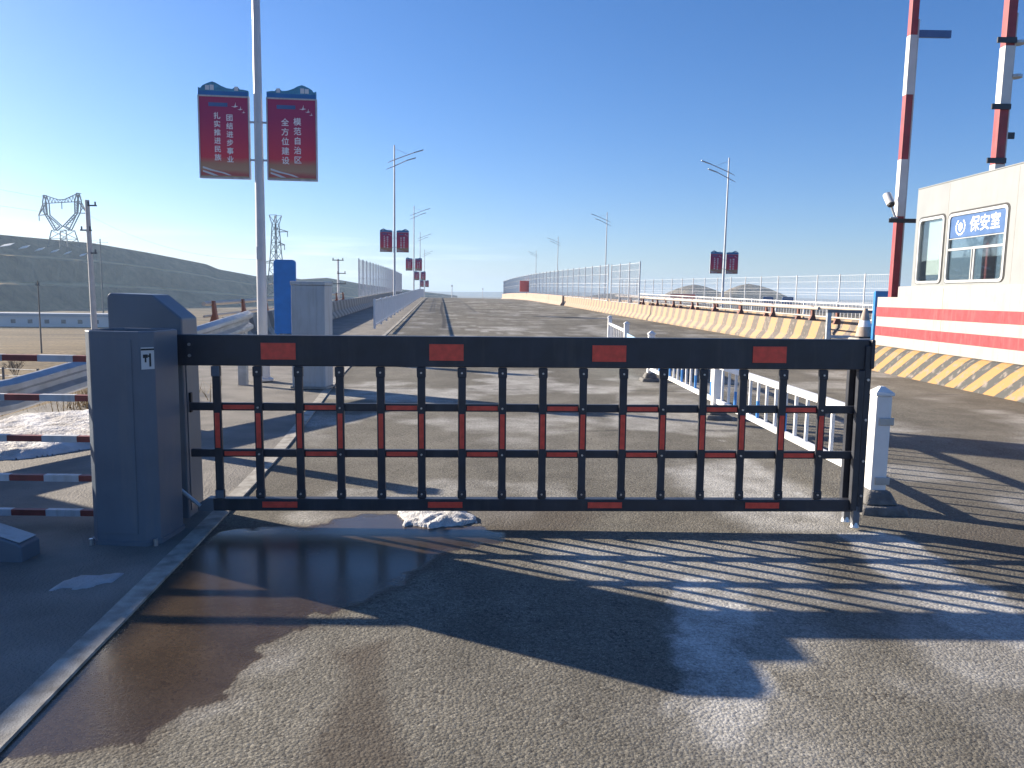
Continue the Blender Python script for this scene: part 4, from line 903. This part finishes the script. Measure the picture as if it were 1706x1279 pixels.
for y in (.15, bl - .2): MB().box(x0 + .3, x0 + .4, y, y + .05, zh + .061, zh + .085).build('lifting_eye', M['dark'], Bt)
# poles: a red and white square mast
def mast(name, p, hgt, wd, segs, label):
    E = empty(name, p, 0, label, 'mast')
    MB().box(-wd / 2, wd / 2, -wd / 2, wd / 2, 0, hgt).build('pole', M['red'], E, bevel=.006)
    for z0, z1 in segs: MB().box(-wd / 2 - .002, wd / 2 + .002, -wd / 2 - .002, wd / 2 + .002, z0, z1).build('white_section', M['white'], E)
    MB().tube([(wd / 2 + .035, -.02, .2), (wd / 2 + .035, -.02, hgt * .86)], .022, 8).build('conduit', M['white'], E, smooth=True)
    return E
m1 = mast('striped_mast', (8.33, 17.0, 0), 8.6, .15, [(3.32, 4.52), (5.86, 7.07)], 'red and white square steel mast left of the guard booth')
MB().box(-.25, .55, -.095, -.077, 3.18, 3.27).build('bracket_arm', M['gate'], m1)
MB().box(.10, .83, .01, .06, 7.05, 7.20).build('bracket_arm', M['signblue'], m1)
m2 = mast('striped_mast', (9.20, 15.1, 0), 8.0, .17, [(3.9, 4.12), (5.22, 6.28)], 'red and white square mast with many clamps behind the guard booth roof')
for z, sx_ in ((4.13, -1), (5.12, -1), (6.32, -1)): MB().box(-.26, .10, -.12, -.088, z, z + .10).build('clamp', M['gate'], m2)
MB().box(.088, .27, -.03, .0, 4.60, 4.72).build('clamp', M['gate'], m2)
for z in (5.72, 6.33): MB().tube([(.20, .0, z), (.20, .0, z + .05)], .12, 14).build('lamp_disc', M['galv'], m2)
Cc = empty('security_camera', (8.33 - .17, 16.93, 3.40), R(-20), 'white bullet camera mounted on the red and white mast', 'camera')
MB().tube([(-.06, -.12, .16), (-.14, .02, .38)], .085, 14).build('camera_body', M['white'], Cc, smooth=True); MB().tube([(-.058, -.124, .155), (-.05, -.138, .133)], .07, 14).build('lens', M['dark'], Cc); MB().tube([(-.08, -.02, .24), (.06, 0, -.12)], .025, 8).build('bracket', M['galv'], Cc); MB().box(-.04, .10, -.04, .04, -.13, -.10).build('mount', M['galv'], Cc)
Bp = empty('blue_fence_panel', (8.42, 17.75, 0), 0, 'bright blue sheet panel behind the far end of the striped wall', 'panel')
MB().box(-.13, 1.5, -.02, .02, .10, 1.72).build('panel', M['blue'], Bp); 
for x in (-.1, 1.45): MB().box(x - .03, x + .03, .021, .07, 0, 1.7).build('post', M['blue'], Bp)
Rp = empty('red_post', (8.36, 16.45, 0), 0, 'short red post where the white wall steps up beside the booth', 'post'); MB().box(-.04, .04, -.04, .04, 0, 1.78).build('post', M['red'], Rp); MB().box(-.05, .05, -.05, .05, 1.781, 1.80).build('cap', M['red'], Rp)
Cn2 = empty('traffic_cone', RD(18.2, 10.05, .612), 0, 'weathered pale traffic cone standing on a concrete block by the striped wall', 'cone')
MB().lathe([(.20, .045), (.185, .10), (.055, .66), (.045, .70)], 20).build('cone_body', M['cone'], Cn2, smooth=True); MB().box(-.22, .22, -.22, .22, .0, .044).build('base', M['dark'], Cn2, bevel=.01); MB().lathe([(.150, .25), (.112, .42)], 20).build('sleeve', M['letter'], Cn2, smooth=True)

# ------------------------------------------------------------------ far things on the left
def lattice_leg(b, p, q, r): b.bar(p, q, r, r)
def pylon_cat(loc_, rot, sc, label):
    E = empty('pylon', loc_, rot, label, 'pylon'); th = .42
    b = MB()
    bw = 5.5; 
    def quad(za, wa, zb, wb, n=4):
        for i in range(n):
            z0 = za + (zb - za) * i / n; z1 = za + (zb - za) * (i + 1) / n; w0 = wa + (wb - wa) * i / n; w1 = wa + (wb - wa) * (i + 1) / n
            for sy_ in (-1, 1):
                for sx_ in (-1, 1): b.bar((sx_ * w0, sy_ * w0 * .6, z0), (sx_ * w1, sy_ * w1 * .6, z1), th)
                b.bar((-w0, sy_ * w0 * .6, z0), (w1, sy_ * w1 * .6, z1), th * .6); b.bar((w0, sy_ * w0 * .6, z0), (-w1, sy_ * w1 * .6, z1), th * .6); b.bar((-w1, sy_ * w1 * .6, z1), (w1, sy_ * w1 * .6, z1), th * .6)
    quad(0, 6.5, 10, 4.6, 2); b.build('lower_body', M['lattice'], E)
    b = MB()
    for sg in (-1, 1):                                   # the two sides of the window
        for (xa, za, xb, zb) in ((1.0, 12.5, 4.6, 10), (1.0, 12.5, 8.8, 19.5), (4.6, 10, 10.8, 20.5), (8.8, 19.5, 9.0, 26.5), (10.8, 20.5, 11.6, 27), (11.6, 27, 10.5, 31.5), (9.0, 26.5, 10.5, 31.5)):
            for y in (-.8, .8): b.bar((sg * xa, y, za), (sg * xb, y, zb), th)
        n_ = 7
        for k in range(n_):
            f = k / n_; f2 = (k + 1) / n_
            pa = Vector((sg * (1 + 7.8 * f), -.8, 12.5 + 7 * f)); pb = Vector((sg * (4.6 + 6.2 * f2), -.8, 10 + 10.5 * f2)); b.bar(pa, pb, th * .55)
            pa = Vector((sg * (8.8 + .2 * f), -.8, 19.5 + 7 * f)); pb = Vector((sg * (10.8 + .8 * f2), -.8, 20.5 + 6.5 * f2)); b.bar(pa, pb, th * .55)
        # side horns
        for y in (-.8, .8): b.bar((sg * 11.6, y, 26), (sg * 15.5, 0, 19.5), th); b.bar((sg * 10.6, y, 19.8), (sg * 15.5, 0, 19.5), th)
        b.bar((sg * 13.4, 0, 23), (sg * 11.0, 0, 20), th * .6); b.tube([(sg * 15.2, 0, 19.4), (sg * 15.2, 0, 16.2)], .22, 6); b.bar((sg * 10.5, 0, 31.5), (sg * 12.6, 0, 31.0), th * .7)
    b.build('window_frame', M['lattice'], E)
    b = MB()
    for z in (26.5, ): b.bar((-11.6, 0, z), (11.6, 0, z), th)
    b.bar((-10.5, 0, 31.3), (-2, 0, 28.2), th); b.bar((10.5, 0, 31.3), (2, 0, 28.2), th); b.bar((-2, 0, 28.2), (2, 0, 28.2), th)
    for k in range(11): x = -10.5 + 2.1 * k; b.bar((x, 0, 26.5), (x + 1.05, 0, 28.2 + abs(x + 1.05) / 10.5 * 2.6), th * .5); b.bar((x + 1.05, 0, 28.2 + abs(x + 1.05) / 10.5 * 2.6), (x + 2.1, 0, 26.5), th * .5)
    b.tube([(0, 0, 26.4), (0, 0, 22.6)], .22, 6); b.build('cross_arm', M['lattice'], E)
    E.scale = (sc * 1.45, sc, sc)
    return E
def at_col(u, d): a = az_of(u); return d * math.tan(a), d
x, y = at_col(112, 470); pylon_cat((x, y, 25.0), -.45, 1.0, 'wide lattice pylon with a heart shaped head on the hill crest')
def pylon_tall(loc_, h, label):
    E = empty('pylon', loc_, -.35, label, 'pylon'); th = .36; b = MB(); n_ = 9
    W0 = lambda z: lerp_tab([(0, 3.6), (h * .55, 1.9), (h * .92, 1.15), (h, 2.2)], z)
    for i in range(n_):
        z0, z1 = h * i / n_, h * (i + 1) / n_; w0, w1 = W0(z0), W0(z1)
        for sy_ in (-1, 1):
            for sx_ in (-1, 1): b.bar((sx_ * w0, sy_ * w0, z0), (sx_ * w1, sy_ * w1, z1), th)
            b.bar((-w0, sy_ * w0, z0), (w1, sy_ * w1, z1), th * .6); b.bar((w0, sy_ * w0, z0), (-w1, sy_ * w1, z1), th * .6); b.bar((-w1, sy_ * w1, z1), (w1, sy_ * w1, z1), th * .6)
    b.build('tower', M['lattice'], E)
    for z, a0, a1 in ((h * .42, -9.2, 10.2), (h * .64, -1.5, 5.5), (h * .80, -1.5, 7.5)):
        c = MB(); 
        for xe in (a0, a1):
            if abs(xe) < 2: continue
            c.bar((math.copysign(1.2, xe), 0, z + 1.6), (xe, 0, z), th); c.bar((math.copysign(1.2, xe), 0, z - .1), (xe, 0, z), th); c.tube([(xe * .96, 0, z), (xe * .96, 0, z - 2.6)], .2, 6)
        c.build('cross_arm', M['lattice'], E)
    return E
x, y = at_col(461, 400); pylon_tall((x, y, -2.0), 41.5, 'slim dark lattice pylon between the near lamp post and the blue board')
def util_pole(loc_, h, r, arms, label, m=None, lean=0):
    E = empty('utility_pole', loc_, 0, label, 'utility pole'); m = m or M['concrete']
    MB().tube([(0, 0, 0), (lean, 0, h)], [r * 1.5, r], 10).build('pole', m, E, smooth=True)
    for z, a0, a1 in arms:
        c = MB(); c.bar((a0, -.06, z), (a1, -.06, z), .08, .08)
        for x_ in (a0 + .08, a1 - .08): c.tube([(x_, -.06, z + .04), (x_, -.06, z + .22)], .05, 6)
        c.build('cross_arm', M['lattice'], E)
    return E
x, y = at_col(157, 45); util_pole((x, y, base_z(x, y)), 6.45 - base_z(x, y), .12, [(9.6, -.1, .45), (8.2, -.55, .1), (6.9, -.2, .35)], 'pale concrete utility pole standing behind the control cabinets', M['polecon'], lean=-.12)
x, y = at_col(563, 75); util_pole((x, y, base_z(x, y)), 4.6 - base_z(x, y), .09, [(8.85, -.55, .55), (7.6, -.1, .75), (6.6, -.65, .75)], 'utility pole with three cross arms left of the mesh fence', M['farwhite'])
x, y = at_col(66, 70); util_pole((x, y, base_z(x, y)), 2.0 - base_z(x, y), .05, [(6.2, -.2, .2)], 'thin bare pole in the field near the left edge', M['fieldpost'])
x, y = at_col(172, 260); util_pole((x, y, -9), 26.5, .16, [(25.8, -4.4, -1.2), (25.3, -1.0, 2.6), (24.2, -2.6, .2)], 'far lamp pole on the hill beside the utility pole', M['lattice'])
x, y = at_col(751, 190); util_pole((x, y, -6), 9.6, .08, [(9.2, -.2, .2)], 'very thin pale pole beyond the road crest', M['farwhite'])
x, y = at_col(802, 240); util_pole((x, y, -8), 11.2, .08, [(10.9, -.2, .2)], 'faint second pole right of the crest beyond the bridge', M['farwhite'])
def power_line(p, q, sag, label):
    p = Vector(p); q = Vector(q); root = p; pts_ = [p.lerp(q, i / 24) - root - Vector((0, 0, sag * 4 * (i / 24) * (1 - i / 24))) for i in range(25)]
    o = MB().tube(pts_, .055, 5).build('power_line', M['lattice'], loc=root); tag(o, label, 'cable', 'power lines over the field')
px_, py_ = at_col(112, 470)
power_line((px_ - 9, py_, 54), (-330, 300, 70), 3, 'upper thin power line running left from the wide pylon')
power_line((px_ - 13, py_, 46), (-330, 290, 58), 3, 'lower thin power line running left from the wide pylon')
x2, y2 = at_col(461, 400); power_line((px_ + 13, py_, 46), (x2 - 8, y2, 17), 7, 'thin power line sagging between the two lattice pylons')
# long white building, flat pale slabs on the slope, field fence, shrubs
x0b, y0b = at_col(-60, 214); x1b, y1b = at_col(185, 222)
Lw = empty('long_building', (x0b, y0b, base_z(x0b, y0b) - .3), math.atan2(y1b - y0b, x1b - x0b), 'long low white building at the foot of the terraced hill', 'building')
ln_ = math.hypot(x1b - x0b, y1b - y0b)
MB().box(0, ln_, 0, 8, 0, 3.3).build('wall', M['farwall'], Lw); MB().prism([(-.3, 3.301), (ln_ + .3, 3.301), (ln_ + .3, 4.1), (-.3, 4.1)], -.4, 8.4).build('roof', M['farroof'], Lw)
for k in range(9): MB().box(3 + k * 4.3, 4.2 + k * 4.3, -.06, -.01, 1.3, 2.4).build('window', M['farglass'], Lw)
for k, (u, pxh, sz) in enumerate(((24, 66, 7), (52, 63, 5.5), (77, 60, 5), (101, 57.5, 4.6), (122, 55, 4), (146, 52, 4.4))):
    Rr, zt = ridge(u); d = Rr - 24; x, y = at_col(u, d); z = 1.5 + pxh * d / 1280.0
    b = MB(); b.hexa([Vector((-sz * .5, -1.0, -1.4)), Vector((sz * .35, -1.0, -.5)), Vector((sz * .5, 1.2, .9)), Vector((-sz * .3, 1.2, .0))], [Vector((-sz * .5, -1.0, -1.1)), Vector((sz * .35, -1.0, -.2)), Vector((sz * .5, 1.2, 1.2)), Vector((-sz * .3, 1.2, .3))])
    o = b.build('pale_slab', M['white'], loc=(x, y - 3, z)); tag(o, 'pale slab number on the hill'[:9] + [' at the left edge of the hill, largest of the row', ' on the upper hill slope, second of the row from the left edge', ' on the upper hill slope under the left leg of the wide pylon', ' on the upper hill slope right below the wide pylon', ' on the upper hill slope between wide pylon and utility pole', ' on the hill slope just beside the utility pole'][k], 'slab', 'pale slabs in a row on the hill slope')
Ff = empty('field_fence', (-27, 33, 0), 0, 'thin wire fence with timber posts across the dry field', 'fence')
prev = None
for k in range(9):
    x = -30 + k * 1.9; y = 36 - k * .6; z = terrain_z(x, y); a = Vector((x + 27, y - 33, z)); MB().bar(a - Vector((0, 0, .1)), a + Vector((0, 0, 1.15)), .07, .07).build('post', M['fieldpost'], Ff)
    if prev:
        wv = MB()
        for zz in (.5, .8, 1.08): wv.tube([prev + Vector((0, 0, zz)), a + Vector((0, 0, zz))], .012, 5)
        wv.build('wire', M['galv'], Ff)
    prev = a
def shrub(u, d, h, label, seed, m):
    x, y = at_col(u, d); rnd = random.Random(seed); E = empty('bare_shrub', (x, y, terrain_z(x, y)), 0, label, 'shrub', 'bare shrubs in the field'); b = MB()
    def br(p, dr, ln, r, lv):
        q = p + dr * ln; b.tube([p, q], [r, r * .7], 5)
        if lv:
            for _ in range(4):
                nd = (dr + Vector((rnd.uniform(-.8, .8), rnd.uniform(-.8, .8), rnd.uniform(-.1, .6)))).normalized(); br(p.lerp(q, rnd.uniform(.4, 1)), nd, ln * rnd.uniform(.5, .75), r * .6, lv - 1)
    for _ in range(5): br(Vector((rnd.uniform(-.1, .1), rnd.uniform(-.1, .1), 0)), Vector((rnd.uniform(-.5, .5), rnd.uniform(-.5, .5), 1)).normalized(), h * .45, .02, 3)
    b.build('twigs', m, E); return E
shrub(95, 30, 1.9, 'bare grey shrub in the field just left of the control cabinet', 1, M['twig']); shrub(112, 33, 1.6, 'second bare shrub close against the control cabinet edge', 2, M['twig']); shrub(20, 42, 1.2, 'small bare shrub at the far left edge of the field', 3, M['twig'])
# snow strip in the field
b = MB()
for k in range(60):
    x = -42 + k * .52; y = 41 + .15 * math.sin(k * .9) + (k * .02); w_ = .5 + .3 * math.sin(k * .37) + .25 * math.sin(k * 1.3)
    for yy in (y, y + max(.15, w_)): b.v.append((x, yy, terrain_z(x, yy) + .06))
b.f = [(2 * k, 2 * k + 2, 2 * k + 3, 2 * k + 1) for k in range(59)]
tag(b.build('snow_strip', M['snow']), 'long thin strip of snow lying across the dry field', 'snow')
# dry grass by the guard rail
b = MB(); rnd = random.Random(4)
for _ in range(1800):
    c = rnd.random(); x = -5.2 + rnd.gauss(0, .35); y = 10.2 + rnd.gauss(0, .5); h = rnd.uniform(.1, .34); a = rnd.uniform(0, 6.28); dx, dy = math.cos(a), math.sin(a); z = max(terrain_z(x, y), .03 if x > -5.5 else -9) - .02
    l = rnd.uniform(.05, .25); b.add([(x - dy * .006, y + dx * .006, z), (x + dy * .006, y - dx * .006, z), (x + dx * l, y + dy * l, z + h)], [(0, 1, 2)])
tag(b.build('dry_grass', M['straw']), kind='stuff')

# ------------------------------------------------------------------ the air
hz = MB().box(-5100, 5100, -400, 5700, -14, 80); hm = bpy.data.materials.new('thin haze'); hm.use_nodes = True; N, K = nodes_of(hm); N.remove(N['Principled BSDF'])
pv = N.new('ShaderNodeVolumePrincipled'); pv.inputs['Density'].default_value = .00028; pv.inputs['Color'].default_value = (.56, .76, 1.0, 1); pv.inputs['Anisotropy'].default_value = .2; K(pv.outputs[0], N['Material Output'].inputs['Volume'])
tag(hz.build('haze', hm), kind='stuff')

print('objects', len(bpy.data.objects))
